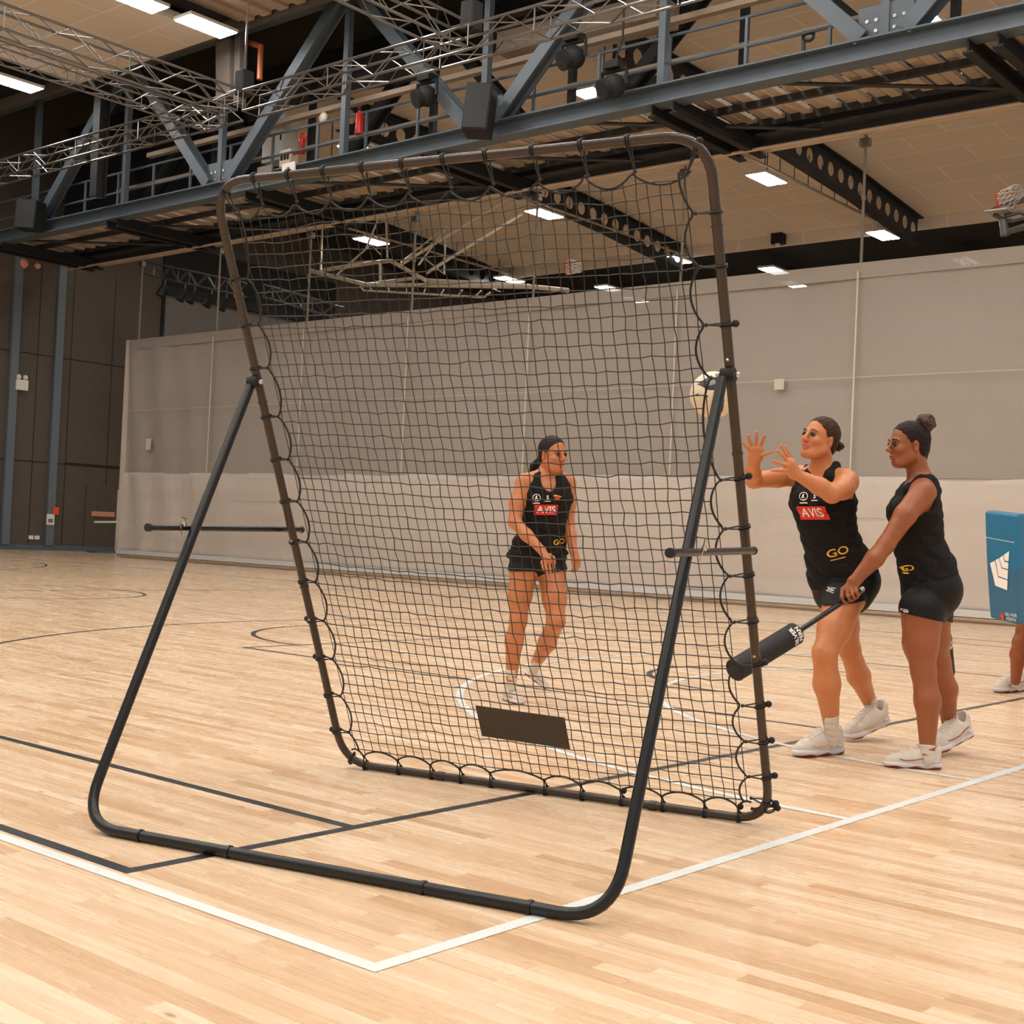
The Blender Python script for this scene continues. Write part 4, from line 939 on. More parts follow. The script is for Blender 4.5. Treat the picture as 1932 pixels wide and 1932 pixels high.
def shoe_trim():
    bv = BVHTree.FromPolygons([v.co for v in UPPER.vertices], [tuple(p.vertices) for p in UPPER.polygons])
    def top(x, y): h = bv.ray_cast(Vector((x, y, .3)), Vector((0, 0, -1))); return h[0]+Vector((0, 0, .0015)) if h[0] else Vector((x, y, .05))
    def side(x, z, sd): h = bv.ray_cast(Vector((x, sd*.2, z)), Vector((0, -sd, 0))); return h[0]+Vector((0, sd*.001, 0)) if h[0] else Vector((x, sd*.04, z))
    lm = MB()
    for k in range(6):
        xx = .115+.017*k; lm.tube([top(xx+.006*math.sin(q*3), -.022+.044*q/6) for q in range(7)], .0027, 5)
    kx = top(.108, 0); lm.tube([kx, kx+Vector((-.005, .022, .012)), kx+Vector((.006, .034, .0)), kx], .0022, 5).tube([kx, kx+Vector((-.005, -.022, .012)), kx+Vector((.006, -.034, .0)), kx], .0022, 5)
    a = lm.build('laces', 'lace', None, smooth=True); out = [('laces', a.data, None)]; obs = [a]
    for sd in (-1, 1):
        pair = []
        for m_ in ('solered', 'shoegold'):
            pm = MB().tube([side(x, z, sd) for x, z in ((.05, .062), (.08, .06), (.11, .054), (.14, .048), (.17, .043), (.195, .043), (.215, .05))], .0022, 5).build('side_stripe', m_, None, smooth=True); obs.append(pm); pair.append(pm.data)
        out.append(('side_stripe', tuple(pair), None))
    pt = []
    for sd in (-1, 1): 
        hl_ = MB().tube([side(x, .042, sd) for x in (.02, .035, .05, .065)], .006, 6).build('heel_patch', 'hem', None, smooth=True); obs.append(hl_); out.append(('heel_patch', hl_.data, None))
    for o in obs: bpy.data.objects.remove(o)
    return out
SHOE_TRIM = shoe_trim()
def shoe(parent, heel, toe, up=(0, 0, 1), side=1, gold=False, sc=None):
    heel = Vector(heel); toe = Vector(toe); x = (toe-heel).normalized(); L_ = (toe-heel).length/.31; up = Vector(up); z = (up-x*up.dot(x)).normalized(); y = z.cross(x)
    M_ = Matrix((x*L_, y*L_, z*L_)).transposed().to_4x4(); M_.translation = heel+x*.03*L_-parent.location
    e = bpy.data.objects.new('shoe', UPPER); COL.objects.link(e); e.parent = parent; e.matrix_local = M_
    s_ = bpy.data.objects.new('sole', SOLE); COL.objects.link(s_); s_.parent = e
    for nm_, me_, m_ in SHOE_TRIM:
        o = bpy.data.objects.new(nm_, me_[gold] if isinstance(me_, tuple) else me_); COL.objects.link(o); o.parent = e
    return e

def fingers(wrist, base_tip, r0=.0092, r1=.0068):
    out = []
    for P in base_tip: out.append((P, [r0+(r1-r0)*i/(len(P)-1) for i in range(len(P))]))
    return out

# ---- prints laid on cloth
def decal(parent, target, polys, mname, name, O, X, Y, N, lift=.002):
    """polys: list of (verts2d, faces) placed at O + X*x + Y*y and dropped along -N onto the cloth"""
    me = target.data; off = Vector(parent.location); bv = BVHTree.FromPolygons([v.co+off for v in me.vertices], [tuple(p.vertices) for p in me.polygons])
    bm = bmesh.new()
    for vs, fs in polys:
        bvv = [bm.verts.new((x, y, 0)) for x, y in vs]
        for f in fs:
            try: bm.faces.new([bvv[i] for i in f])
            except ValueError: pass
    for it in range(4):
        es = [e for e in bm.edges if e.calc_length() > .012]
        if not es: break
        bmesh.ops.subdivide_edges(bm, edges=es, cuts=1, use_grid_fill=True)
    bmesh.ops.triangulate(bm, faces=bm.faces[:])
    N = nrm(N); ok = {}
    for v in bm.verts:
        p = O+X*v.co.x+Y*v.co.y; h = bv.ray_cast(p+N*.15, -N, .4)
        if h[0] is None: q = p
        else: q = h[0]+N*lift
        v.co = q-off
    m2 = bpy.data.meshes.new(name); bm.to_mesh(m2); bm.free()
    o = link(name, m2, mname, None); o.parent = parent; return o
def rect(x0, y0, x1, y1): return ([(x0, y0), (x1, y0), (x1, y1), (x0, y1)], [(0, 1, 2, 3)])
def poly(P): return (P, [tuple(range(len(P)))])
def text_polys(txt, size, x0=0, y0=0, sx=1.0, bold=0.):
    cu_ = bpy.data.curves.new('t', 'FONT'); cu_.body = txt; cu_.size = size; cu_.resolution_u = 3; cu_.align_x = 'CENTER'; cu_.align_y = 'CENTER'; cu_.offset = bold
    o = bpy.data.objects.new('t', cu_); COL.objects.link(o); dg = bpy.context.evaluated_depsgraph_get(); me = o.evaluated_get(dg).to_mesh()
    out = ([(v.co.x*sx+x0, v.co.y+y0) for v in me.vertices], [tuple(p.vertices) for p in me.polygons]); o.to_mesh_clear() if hasattr(o, 'to_mesh_clear') else None
    bpy.data.objects.remove(o); bpy.data.curves.remove(cu_); return [out]
def ring(cx, cy, r, w, n=20, a0=0, a1=360):
    vs = []; 
    for i in range(n+1):
        a = math.radians(a0+(a1-a0)*i/n); vs += [(cx+(r-w)*math.cos(a), cy+(r-w)*math.sin(a)), (cx+r*math.cos(a), cy+r*math.sin(a))]
    return (vs, [(2*i, 2*i+1, 2*i+3, 2*i+2) for i in range(n)])
def emblem_row(par, tgt, O, X, Y, N, s=1.):
    decal(par, tgt, [ring(0, 0, .021*s, .003*s), poly([(-.010*s, -.008*s), (-.002*s, .013*s), (.004*s, .010*s), (.0, 0), (.010*s, -.010*s), (.002*s, -.006*s)]), ([(-.012*s, -.016*s), (.012*s, -.016*s), (.012*s, -.013*s), (-.012*s, -.013*s)], [(0, 1, 2, 3)])], 'whitep', 'crest_print', O, X, Y, N)
    decal(par, tgt, [rect(-.019*s, -.034*s, .019*s, -.028*s)], 'whitep', 'caption_print', O, X, Y, N)
    O2 = O+X*.062*s
    decal(par, tgt, text_polys('S', .032*s, bold=.0008)+[rect(-.018*s, -.022*s, .018*s, -.018*s)], 'whitep', 'sponsor_print', O2, X, Y, N)
    O3 = O+X*.118*s
    decal(par, tgt, [poly([(-.028*s, .010*s), (.026*s, .003*s), (.028*s, .007*s), (-.01*s, .018*s)])], 'gold', 'wing_print', O3, X, Y, N)
    decal(par, tgt, [poly([(-.016*s, .004*s), (.018*s, .0), (.004*s, -.018*s), (-.006*s, -.016*s)])], 'redlogo', 'badge_print', O3, X, Y, N)

def PX(lst, t): return [dep(x, y, t) for x, y in lst]
def PT(lst): return [dep(x, y, t) for x, y, t in lst]
CAMF = -FW

# ------------------------------------------------ person 3: profile, holding the pole pad
def person3():
    t = 6.95
    L0 = FW.copy()
    st = [(dep(1748, 1142, 6.97), .165, .118, L0), (dep(1756, 1108, 6.97), .178, .138, L0), (dep(1749, 1072, 6.97), .170, .128, L0), (dep(1736, 1038, 6.97), .138, .112, L0), (dep(1731, 1000, 6.97), .140, .112, L0),
          (dep(1727, 966, 6.97), .155, .118, L0), (dep(1732, 936, 6.97), .150, .090, L0), (dep(1740, 915, 6.98), .110, .062, L0)]
    nearsh = dep(1741, 928, 6.83); farsh = dep(1722, 930, 7.12)
    wr = dep(1612, 1096, 6.72)
    k1 = [dep(1588, 1112, 6.72), dep(1598, 1108, 6.71), dep(1608, 1107, 6.70), dep(1616, 1105, 6.70)]
    hand = [([dep(1589, 1112, 6.72), dep(1588, 1126, 6.69), dep(1592, 1135, 6.70), dep(1600, 1138, 6.735)], .0), ([dep(1598, 1109, 6.715), dep(1600, 1125, 6.68), dep(1604, 1133, 6.69), dep(1610, 1132, 6.73)], 0),
            ([dep(1607, 1107, 6.71), dep(1608, 1121, 6.675), dep(1612, 1129, 6.69), dep(1618, 1127, 6.725)], 0), ([dep(1615, 1105, 6.71), dep(1616, 1117, 6.68), dep(1619, 1123, 6.69), dep(1623, 1120, 6.72)], 0),
            ([dep(1596, 1106, 6.75), dep(1594, 1118, 6.765), dep(1600, 1128, 6.76)], 0)]
    arms = [dict(pts=[nearsh, dep(1708, 972, 6.76), dep(1672, 1027, 6.74), dep(1650, 1054, 6.72), wr], r=[.062, .056, .044, .046, .029],
                 hand=fingers(wr, [h[0] for h in hand], .0098, .0078), palm=[(wr, dep(1603, 1110, 6.72), .026, .024, EX, 1.5)]),
            dict(pts=[farsh, dep(1735, 1000, 7.15), dep(1752, 1060, 7.14), dep(1765, 1120, 7.08)], r=[.05, .045, .042, .028], hand=fingers(None, [[dep(1765, 1120, 7.08), dep(1768, 1136, 7.07), dep(1766, 1145, 7.04)]], .022, .016))]
    legs = [dict(pts=PT([(1740, 1150, 6.86), (1737, 1215, 6.83), (1742, 1266, 6.80), (1750, 1322, 6.77), (1750, 1420, 6.74)]), r=[.112, .088, .060, .064, .036], hem=.22, hn=-EU*1+EX*-.22, sock=(dep(1749, 1404, 6.745), dep(1751, 1434, 6.735)), sr=(.042, .031)),
            dict(pts=PT([(1758, 1150, 7.06), (1763, 1205, 7.12), (1772, 1250, 7.18), (1785, 1300, 7.27), (1791, 1376, 7.36)]), r=[.105, .080, .058, .060, .036], hem=.3, hn=-EU*1+EX*-.22, sock=(dep(1791, 1362, 7.345), dep(1794, 1388, 7.36)), sr=(.040, .031))]
    HC = dep(1714, 840, 6.96); hf = -EX*.985+CAMF*.16-EU*.0; hu = EU
    J = dict(torso=st, lat=L0, arms=arms, legs=legs, head=dict(c=HC, f=hf, u=hu, s=1.03), neckbase=dep(1738, 912, 6.97), sh=[nearsh, farsh], gaze=nrm(hf),
             extra=[(dep(1697, 966, 6.90), [EX, EU, FW], [.055, .06, .062], .03), (dep(1697, 966, 7.03), [EX, EU, FW], [.055, .06, .062], .03), (dep(1775, 1118, 6.9), [EX, EU, FW], [.095, .105, .095], .04), (dep(1775, 1118, 7.04), [EX, EU, FW], [.095, .105, .095], .04)],
             sextra=[(dep(1775, 1118, 6.9), [EX, EU, FW], [.095, .105, .095], .04), (dep(1775, 1118, 7.04), [EX, EU, FW], [.095, .105, .095], .04)],
             bun=(dep(1746, 798, 6.96), .054, 'bun'), hair=[(dep(1740, 812, 6.96), dep(1746, 802, 6.96), .03, .02), (dep(1745, 866, 6.96), dep(1748, 862, 6.96), .012, .006)],
             straps=[(dep(1756, 906, 6.89), dep(1738, 902, 6.88), .022, .018), (dep(1738, 902, 6.88), dep(1712, 925, 6.88), .018, .024), (dep(1765, 925, 6.92), dep(1757, 906, 6.90), .03, .022)],
             hem=(dep(1740, 1090, 6.97), nrm(-EU+EX*.18)), seed=1., short_st=4,
             holes=[(dep(1741, 935, 6.80), [EX, EU, FW], [.062, .090, .07]), (dep(1741, 935, 7.16), [EX, EU, FW], [.062, .085, .07]), (dep(1715, 893, 6.97), [EX, EU, FW], [.075, .075, .075])])
    P, bo, sg, sh = person('person', 'woman in profile with a curly top bun, black singlet and shorts, holding a pole pad', J, onz(1735, 1455), 'sk3', 'lip3', 'hair_dark')
    shoe(P, onz(1785, 1452)+EX*.0, onz(1668, 1446), side=1)
    h2 = dep(1834, 1384, 7.42); t2 = dep(1757, 1420, 7.18); t2.z = .012; shoe(P, h2, t2, up=ZZ)
    decal(P, sg, text_polys('GO', .042, sx=1.25, bold=.0006), 'gold', 'word_print', dep(1715, 1073, 6.8), EX, EU, CAMF)
    decal(P, sg, [rect(-.03, -.002, .025, .002)], 'gold', 'line_print', dep(1715, 1082, 6.8), EX, EU, CAMF)
    decal(P, sh, [ring(0, 0, .014, .003), rect(-.008, -.003, .01, .003)], 'whitep', 'emblem_print', dep(1710, 1153, 6.7), EX*1.1, EU*.6, CAMF)
    return P
person3()
# ------------------------------------------------ person 2: reaching for the ball
def person2():
    L2 = nrm(EX*.66-FW*.75)      # towards her left side (picture right, nearer)
    F2 = nrm(-EX*.75-FW*.66)
    st = [(dep(1590, 1122, 7.24), .172, .115, L2), (dep(1590, 1092, 7.24), .182, .130, L2), (dep(1581, 1058, 7.22), .172, .122, L2), (dep(1567, 1018, 7.20), .148, .105, L2), (dep(1558, 980, 7.19), .150, .108, L2),
          (dep(1552, 945, 7.18), .165, .112, L2), (dep(1552, 918, 7.18), .168, .088, L2), (dep(1551, 899, 7.19), .12, .062, L2)]
    shL = dep(1597, 908, 7.06); shR = dep(1508, 898, 7.33)
    z1 = lambda x, y: (1380+x*.07764, 780+y*.07764)
    def zp(x, y, t): a, b = z1(x, y); return dep(a, b, t)
    wR = zp(545, 1225, 7.03); elR = dep(1422, 906, 7.20)
    fR = [[zp(450, 900, 7.00), zp(360, 830, 6.985), zp(262, 712, 6.96)], [zp(500, 800, 6.99), zp(440, 660, 6.97), zp(405, 530, 6.94)], [zp(600, 780, 6.985), zp(608, 620, 6.96), zp(620, 450, 6.93)],
          [zp(710, 800, 6.985), zp(755, 670, 6.965), zp(808, 535, 6.94)], [zp(640, 1070, 7.0), zp(760, 1020, 6.98), zp(840, 985, 6.96), zp(965, 935, 6.94)]]
    palmR = [(wR, zp(560, 1080, 7.01), .026, .030, EX, 1.25), (zp(560, 1080, 7.01), zp(500, 880, 6.99), .026, .015, EX, 1.2), (zp(600, 1060, 7.01), zp(620, 860, 6.985), .024, .016, EX, 1.3), (zp(620, 1060, 7.01), zp(705, 880, 6.985), .02, .014, EX, 1.2)]
    wL = dep(1499, 893, 6.83); elL = dep(1570, 931, 6.88)
    fL = [[zp(1400, 1180, 6.80), zp(1240, 1040, 6.785), zp(1105, 900, 6.77)], [zp(1440, 1150, 6.81), zp(1310, 960, 6.80), zp(1200, 775, 6.79)], [zp(1480, 1170, 6.84), zp(1390, 970, 6.84), zp(1312, 805, 6.84)],
          [zp(1330, 1260, 6.79), zp(1160, 1215, 6.77), zp(1000, 1155, 6.75)], [zp(1380, 1380, 6.80), zp(1230, 1385, 6.77), zp(1120, 1385, 6.75), zp(990, 1385, 6.73)]]
    palmL = [(wL, zp(1420, 1250, 6.81), .027, .026, nrm(EX+EU*.6), 1.3), (zp(1460, 1330, 6.82), zp(1340, 1280, 6.80), .024, .016, EU, 1.3), (zp(1470, 1290, 6.82), zp(1420, 1180, 6.81), .022, .016, EX, 1.2)]
    arms = [dict(pts=[shR, dep(1466, 902, 7.28), elR, dep(1420, 890, 7.12), wR], r=[.056, .051, .044, .043, .027], hand=fingers(None, fR, .0098, .0074), palm=palmR),
            dict(pts=[shL, dep(1590, 922, 6.97), elL, dep(1545, 917, 6.86), wL], r=[.064, .058, .050, .046, .027], hand=fingers(None, fL, .0096, .0072), palm=palmL)]
    legs = [dict(pts=PT([(1592, 1130, 7.12), (1575, 1185, 7.02), (1556, 1232, 6.95), (1560, 1290, 6.98), (1569, 1375, 7.03)]), r=[.108, .088, .062, .069, .038], hem=.12, hn=-EU+EX*.1, sock=(dep(1568, 1350, 7.0), dep(1571, 1400, 7.03)), sr=(.042, .031)),
            dict(pts=PT([(1583, 1130, 7.36), (1592, 1180, 7.42), (1603, 1226, 7.48), (1620, 1275, 7.62), (1643, 1330, 7.76)]), r=[.102, .082, .058, .064, .038], hem=.10, hn=-EU, sock=(dep(1640, 1314, 7.72), dep(1648, 1352, 7.78)), sr=(.042, .031))]
    HC = dep(1547, 829, 7.13); hf = nrm(-EX*.80-FW*.52+EU*.24); hu = nrm(EU+EX*.20)
    J = dict(torso=st, lat=L2, arms=arms, legs=legs, head=dict(c=HC, f=hf, u=hu, s=1.02), neckbase=dep(1552, 896, 7.17), sh=[shL, shR], gaze=nrm(-EX*.6+EU*.3),
             extra=[(dep(1518, 944, 7.16), [F2, L2, EU], [.055, .06, .055], .03), (dep(1553, 950, 7.05), [F2, L2, EU], [.055, .06, .055], .03), (dep(1625, 1098, 7.22), [F2, L2, EU], [.08, .10, .10], .04), (dep(1604, 1098, 7.36), [F2, L2, EU], [.08, .10, .10], .04)],
             sextra=[(dep(1625, 1098, 7.22), [F2, L2, EU], [.08, .10, .10], .04), (dep(1604, 1098, 7.36), [F2, L2, EU], [.08, .10, .10], .04)],
             bun=(dep(1583, 842, 7.2), .027, 'hair_mid'), hair=[(dep(1572, 832, 7.18), dep(1580, 838, 7.2), .03, .018)],
             straps=[(dep(1577, 879, 7.13), dep(1564, 900, 7.06), .026, .028), (dep(1564, 900, 7.06), dep(1552, 930, 7.05), .028, .03), (dep(1522, 884, 7.26), dep(1512, 925, 7.2), .022, .03), (dep(1575, 886, 7.16), dep(1585, 925, 7.25), .018, .03)],
             hem=(dep(1585, 1100, 7.2), nrm(-EU*1+EX*.32-EX*.0)), seed=2.4, short_st=4,
             holes=[(dep(1605, 912, 7.03), [F2, L2, EU], [.080, .070, .085]), (dep(1499, 900, 7.35), [F2, L2, EU], [.070, .055, .08]), (dep(1530, 884, 7.07), [F2, L2, EU], [.085, .070, .085])])
    P, bo, sg, sh = person('person', 'woman with both hands raised to catch, low bun, black singlet with red print', J, onz(1560, 1425), 'sk2', 'lip1', 'hair_mid')
    shoe(P, onz(1593, 1420), onz(1499, 1428), gold=True)
    h2 = dep(1678, 1360, 7.83); t2 = onz(1594, 1399)+Vector((0, 0, .01)); shoe(P, h2, t2, up=ZZ+EX*.2, gold=True)
    N2 = nrm(F2*.8+CAMF*.6); X2 = nrm(L2-N2*L2.dot(N2)); Y2 = nrm(EU-X2*.05)
    O = dep(1525, 968, 7.0)
    decal(P, sg, [rect(-.088, -.036, .088, .036)], 'redlogo', 'red_panel', O, X2, Y2-X2*.1, N2, lift=.005)
    decal(P, sg, text_polys('AVIS', .066, sx=1.05, bold=.0012), 'whitep', 'word_print', O, X2, Y2-X2*.1, N2, lift=.0085)
    emblem_row(P, sg, dep(1505, 936, 7.0), X2, Y2, N2, 1.15)
    O = dep(1591, 1043, 6.95); XG = nrm(EX*.9+EU*.28-FW*.2)
    decal(P, sg, text_polys('GO', .060, sx=1.25, bold=.0008), 'gold', 'word_print', O, XG, nrm(EU-EX*.28), CAMF)
    decal(P, sg, [rect(-.035, -.003, .04, .002)], 'gold', 'line_print', O-EU*.036, XG, nrm(EU-EX*.28), CAMF)
    decal(P, sh, [ring(0, 0, .018, .004), rect(-.01, -.003, .012, .003)], 'whitep', 'emblem_print', dep(1573, 1114, 6.9), EX*1.1, EU*.8, CAMF)
    return P
person2()
# ------------------------------------------------ person 1: behind the net
def person1():
    L1 = nrm(EX*.93+FW*.36); F1 = nrm(EX*.36-FW*.93)
    st = [(dep(1013, 1066, 8.74), .170, .090, L1), (dep(1014, 1052, 8.74), .176, .112, L1), (dep(1017, 1030, 8.73), .162, .108, L1), (dep(1025, 992, 8.71), .125, .092, L1), (dep(1030, 965, 8.70), .135, .095, L1),
          (dep(1034, 938, 8.69), .142, .100, L1), (dep(1034, 916, 8.69), .140, .080, L1), (dep(1033, 902, 8.69), .10, .056, L1)]
    sR = dep(990, 910, 8.66); sL = dep(1071, 911, 8.76)
    hR = [[dep(1022, 1060, 8.43), dep(1025, 1071, 8.42), dep(1028, 1078, 8.43)], [dep(1029, 1062, 8.42), dep(1031, 1073, 8.41), dep(1033, 1082, 8.42)], [dep(1036, 1062, 8.43), dep(1038, 1074, 8.42), dep(1039, 1083, 8.43)], [dep(1043, 1060, 8.45), dep(1045, 1071, 8.44), dep(1046, 1080, 8.45)], [dep(1038, 1046, 8.46), dep(1045, 1052, 8.45), dep(1047, 1062, 8.45)]]
    hL = [[dep(1084, 1064, 8.66), dep(1082, 1072, 8.65), dep(1079, 1078, 8.66)], [dep(1088, 1063, 8.67), dep(1087, 1072, 8.66), dep(1083, 1079, 8.67)], [dep(1091, 1060, 8.68), dep(1091, 1069, 8.67), dep(1088, 1076, 8.68)], [dep(1093, 1057, 8.70), dep(1093, 1065, 8.69), dep(1091, 1072, 8.7)], [dep(1081, 1052, 8.64), dep(1080, 1060, 8.63), dep(1081, 1066, 8.63)]]
    arms = [dict(pts=[sR, dep(976, 950, 8.62), dep(971, 985, 8.58), dep(994, 1010, 8.52), dep(1021, 1037, 8.46)], r=[.056, .051, .042, .040, .026], hand=fingers(None, hR, .0096, .0078), palm=[(dep(1021, 1037, 8.46), dep(1033, 1056, 8.43), .024, .022, nrm(EX-EU*.3), 1.5)]),
            dict(pts=[sL, dep(1073, 950, 8.78), dep(1072, 986, 8.78), dep(1077, 1012, 8.74), dep(1082, 1040, 8.69)], r=[.052, .047, .040, .038, .026], hand=fingers(None, hL, .0094, .0078), palm=[(dep(1082, 1040, 8.69), dep(1087, 1056, 8.67), .022, .021, EX, 1.3)])]
    legs = [dict(pts=PT([(988, 1076, 8.71), (981, 1125, 8.68), (978, 1170, 8.65), (970, 1210, 8.67), (965, 1280, 8.69)]), r=[.098, .076, .055, .058, .037], hem=.02, hn=-EU, sock=(dep(965, 1262, 8.68), dep(966, 1298, 8.70)), sr=(.042, .031)),
            dict(pts=PT([(1041, 1078, 8.76), (1046, 1130, 8.66), (1049, 1172, 8.60), (1033, 1212, 8.86), (1011, 1252, 9.08)]), r=[.098, .078, .058, .060, .036], hem=.02, hn=-EU+EX*.15, sock=(dep(1019, 1238, 9.0), dep(1005, 1268, 9.13)), sr=(.041, .031))]
    HC = dep(1043, 858, 8.66); hf = nrm(EX*.62-FW*.77-EU*.06); hu = EU
    J = dict(torso=st, lat=L1, arms=arms, legs=legs, head=dict(c=HC, f=hf, u=hu, s=1.0), neckbase=dep(1033, 900, 8.69), sh=[sR, sL], gaze=nrm(EX),
             extra=[(dep(1022, 940, 8.62), [F1, L1, EU], [.05, .055, .05], .03), (dep(1052, 940, 8.65), [F1, L1, EU], [.05, .055, .05], .03)], sextra=[],
             hair=[(dep(1022, 868, 8.76), dep(1008, 880, 8.80), .032, .030), (dep(1008, 880, 8.80), dep(1000, 896, 8.80), .028, .012)],
             straps=[(dep(1014, 895, 8.70), dep(1010, 925, 8.63), .022, .028), (dep(1057, 897, 8.73), dep(1060, 925, 8.67), .02, .026)],
             hem=(dep(1015, 1050, 8.7), nrm(-EU+EX*.05)), seed=4.1, short_st=4,
             holes=[(dep(982, 916, 8.66), [F1, L1, EU], [.09, .058, .085]), (dep(1081, 917, 8.76), [F1, L1, EU], [.09, .050, .085]), (dep(1038, 900, 8.58), [F1, L1, EU], [.085, .058, .095])])
    P, bo, sg, sh = person('person', 'woman behind the net with a low ponytail, walking in a black singlet and shorts', J, onz(1000, 1315), 'sk1', 'lip1', 'hair_dark')
    t1 = onz(981, 1330); d1 = Vector((f0.x, f0.y, 0))*.9-R0*.33; d1.normalize(); shoe(P, t1+d1*.285, t1)
    t2 = onz(1031, 1306)+Vector((0, 0, .012)); shoe(P, dep(985, 1268, 9.36), t2, up=nrm(ZZ*.7+EX*.6))
    N1 = nrm(F1*.8+CAMF*.5); X1 = nrm(L1-N1*L1.dot(N1)); Y1 = EU
    O = dep(1033, 962, 8.55)
    decal(P, sg, [rect(-.078, -.033, .078, .033)], 'redlogo', 'red_panel', O, X1, Y1, N1, lift=.005); decal(P, sg, text_polys('AVIS', .060, sx=1.05, bold=.0012), 'whitep', 'word_print', O, X1, Y1, N1, lift=.0085)
    emblem_row(P, sg, dep(1013, 939, 8.55), X1, Y1, N1, 1.15)
    O = dep(1056, 1023, 8.6); decal(P, sg, text_polys('GO', .048, sx=1.1, bold=.0006), 'gold', 'word_print', O, nrm(EX+EU*.2), nrm(EU-EX*.2), CAMF)
    return P
person1()
# ------------------------------------------------ person 4: at the right edge behind the blue pad
def person4():
    L4 = nrm(-FW*.75+EX*.66)
    st = [(dep(1969, 1150, 10.55), .165, .115, L4), (dep(1969, 1130, 10.55), .175, .125, L4), (dep(1970, 1105, 10.55), .165, .115, L4), (dep(1968, 1070, 10.55), .135, .10, L4), (dep(1968, 1040, 10.55), .14, .105, L4),
          (dep(1968, 1010, 10.55), .155, .11, L4), (dep(1968, 990, 10.55), .155, .085, L4), (dep(1968, 975, 10.55), .11, .06, L4)]
    a = dep(1950, 985, 10.70); b = dep(1990, 985, 10.40)
    arms = [dict(pts=[a, dep(1925, 1015, 10.75), dep(1918, 1045, 10.75), dep(1930, 1060, 10.62), dep(1928, 1075, 10.52)], r=[.052, .047, .04, .038, .027], hand=fingers(None, [[dep(1928, 1075, 10.52), dep(1926, 1086, 10.5), dep(1926, 1092, 10.47)]], .026, .018)),
            dict(pts=[b, dep(1985, 1015, 10.38), dep(1985, 1050, 10.35), dep(1962, 1060, 10.30), dep(1945, 1062, 10.28)], r=[.052, .047, .04, .038, .027], hand=fingers(None, [[dep(1945, 1062, 10.28), dep(1937, 1064, 10.28), dep(1932, 1066, 10.3)]], .026, .018))]
    legs = [dict(pts=PT([(1950, 1150, 10.62), (1938, 1185, 10.6), (1925, 1212, 10.6), (1921, 1235, 10.65), (1916, 1285, 10.72)]), r=[.10, .08, .058, .062, .038], hem=.2, hn=-EU, sock=(dep(1917, 1259, 10.71), dep(1916, 1292, 10.73)), sr=(.042, .031)),
            dict(pts=PT([(1968, 1150, 10.45), (1975, 1190, 10.4), (1980, 1222, 10.38), (1984, 1255, 10.4), (1990, 1300, 10.45)]), r=[.10, .08, .058, .062, .038], hem=.2, hn=-EU, sock=(dep(1987, 1272, 10.43), dep(1990, 1300, 10.45)), sr=(.042, .031))]
    HC = dep(1985, 935, 10.5); hf = nrm(-EX*.9-FW*.4)
    J = dict(torso=st, lat=L4, arms=arms, legs=legs, head=dict(c=HC, f=hf, u=EU, s=1.0), neckbase=dep(1968, 972, 10.55), sh=[a, b], gaze=hf, straps=[(dep(1958, 975, 10.6), dep(1960, 995, 10.6), .02, .03), (dep(1980, 975, 10.48), dep(1983, 995, 10.45), .02, .03)],
             hem=(dep(1968, 1125, 10.5), -EU), seed=5., short_st=4, holes=[(a-L4*.03, [EX, EU, FW], [.06, .08, .06]), (b+L4*.03, [EX, EU, FW], [.06, .08, .06])])
    P, bo, sg, sh = person('person', 'person cut by the right edge in dark kit, holding the tall blue pad', J, onz(1915, 1305), 'sk4', 'lip3', 'hair_dark')
    shoe(P, onz(1931, 1303), onz(1878, 1307)); shoe(P, onz(2006, 1312), onz(1955, 1318))
    return P
person4()

# ------------------------------------------------ pole pads
def pole_pad(a, b, c, d, label, text=True, rp=.056):
    """a: grip end, b: pole meets pad, c: pad far end"""
    r = thing('pole_pad', label, 'pole pad', a, 'black pole pads held by the woman in profile')
    MB().tube([a, b, b.lerp(c, .15)], .0135, 12).build('pole', 'tube', r, smooth=True)
    e = (a-b).normalized(); MB().tube([a+e*.008, a-e*.02], .0155, 12).build('end_cap', 'chrome', r, smooth=True)
    ax = (c-b).normalized(); MB().tube([b, b+ax*.008, c-ax*.008, c], [rp-.008, rp, rp, rp-.008], 28).build('foam_pad', 'black', r, smooth=True)
    MB().tube([b+ax*.01, b+ax*.014], rp+.001, 28, caps=False).build('seam', 'tube', r); MB().tube([c-ax*.016, c-ax*.012], rp+.001, 28, caps=False).build('seam', 'tube', r)
    if text:
        n0 = CAMF-ax*CAMF.dot(ax); n0.normalize(); up_ = ax.cross(n0).normalized()
        for k, (w_, dx) in enumerate((('SILVER', .062), ('FERN', .028))):
            for vs, fs in text_polys(w_, .034, sx=1.0, bold=.001):
                mb = MB(); P_ = []
                for x, y in vs:
                    th_ = x/rp*.95; P_.append(b+ax*(dx+y)+(n0*math.cos(th_)+up_*math.sin(th_))*(rp+.0025))
                mb.add(P_, fs); mb.build('word_print', 'gold' if k == 9 else 'whitep', r)
    return r
pole_pad(dep(1626, 1112, 6.80), dep(1502, 1194, 6.53), dep(1384, 1266, 6.28), 0, 'black foam pole pad slanting down to the net frame, gripped in one hand')
pole_pad(dep(1765, 1140, 7.06), dep(1778, 1200, 7.30), dep(1785, 1270, 7.50), 0, 'second black foam pole pad, mostly hidden behind the legs of the woman in profile', text=True, rp=.05)

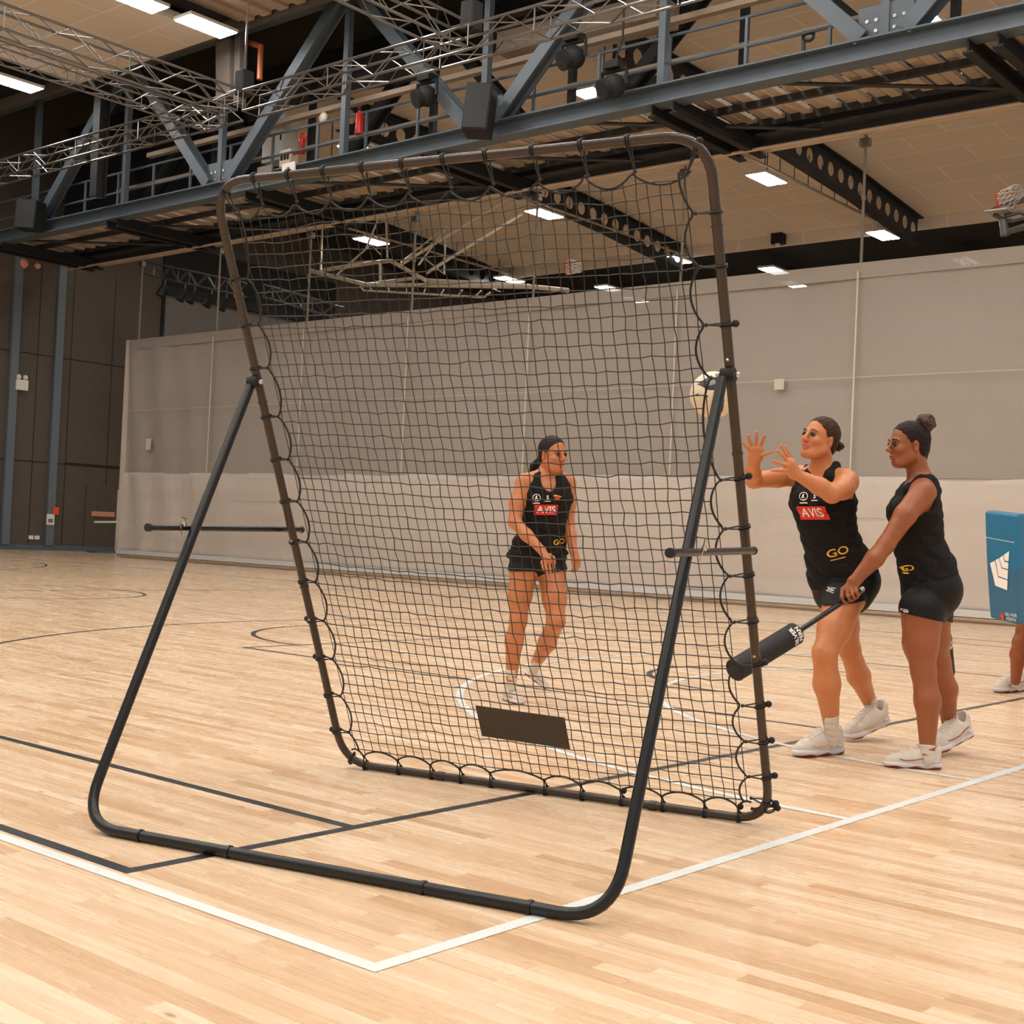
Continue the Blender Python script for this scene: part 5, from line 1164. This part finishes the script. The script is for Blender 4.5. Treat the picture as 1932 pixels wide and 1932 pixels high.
# ------------------------------------------------ blue pad
def blue_pad():
    A, B, C_, D = dep(1857, 964, 10.35), dep(1921, 971, 10.12), dep(1921, 1180, 10.12), dep(1868, 1166, 10.35)
    r = thing('blocking_pad', 'tall blue blocking pad with a white shield logo at the right edge', 'pad', D)
    n = (B-A).cross(D-A).normalized()
    if n.dot(FW) < 0: n = -n
    bk = n*.14
    mb = MB(); N_ = 14; vs = []; rows = 12
    for j in range(rows+1):
        t = j/rows; l = A.lerp(D, t)-(B-A)*.03*math.sin(pi*t*.9); rr = B.lerp(C_, t)
        vs += [l, rr, rr+bk, l+bk]
    fs = [(0, 3, 2, 1), (rows*4, rows*4+1, rows*4+2, rows*4+3)]
    mi = []
    for j in range(rows):
        for k in range(4): fs.append((j*4+k, j*4+(k+1) % 4, j*4+4+(k+1) % 4, j*4+4+k))
    mb.add(vs, fs)
    for i in range(2, len(fs)): mb.mi[i] = 1 if (i-2)//4 > 5 else 0  # lower half: same blue vinyl with its shading painted into the colour
    o = mb.build('pad_body', ['padb', 'padb_shade'], r, bevel=.02)
    X = (B-A).normalized(); Y = (A-D).normalized()
    def bil(x, y, o_=.006): return A.lerp(D, y).lerp(B.lerp(C_, y), x)-(B-A)*.03*math.sin(pi*y*.9)*(1-x)-n*o_
    def pl(P, m, nm): v = [bil(x, y) for x, y in P]; MB().add(v, [tuple(range(len(v)))]).build(nm, m, r)
    f = lambda x, y: (((x-360)/330), (y-130)/(1130-130))
    # shield logo: four nested pieces
    pl([f(*q) for q in ((548, 515), (605, 470), (597, 565), (560, 565))], 'whitep', 'shield_print'); pl([f(*q) for q in ((505, 548), (543, 520), (556, 575), (595, 578), (592, 638), (528, 632))], 'whitep', 'shield_print')
    pl([f(*q) for q in ((465, 573), (500, 552), (524, 640), (590, 648), (584, 733), (490, 718))], 'whitep', 'shield_print'); pl([f(*q) for q in ((405, 612), (458, 580), (486, 728), (584, 742), (578, 832), (452, 812))], 'whitep', 'shield_print')
    pl([f(*q) for q in ((362, 372), (655, 383), (655, 388), (362, 376))], 'whitep', 'seam')
    O = bil((605-360)/330, (1072-130)/1000, .010)
    for tx, dy in (('SILVER', .018), ('FERN', -.016)):
        for vs_, fs_ in text_polys(tx, .036): MB().add([O+X*(x+.01)*1.0+Y*(y+dy) for x, y in vs_], fs_).build('word_print', 'whitep', r)
    MB().add([O+X*a+Y*b for a, b in ((-.085, 0), (-.06, .03), (-.055, .005), (-.055, -.028), (-.07, -.03))], [(0, 1, 2, 3, 4)]).build('emblem_print', 'redlogo', r)
blue_pad()
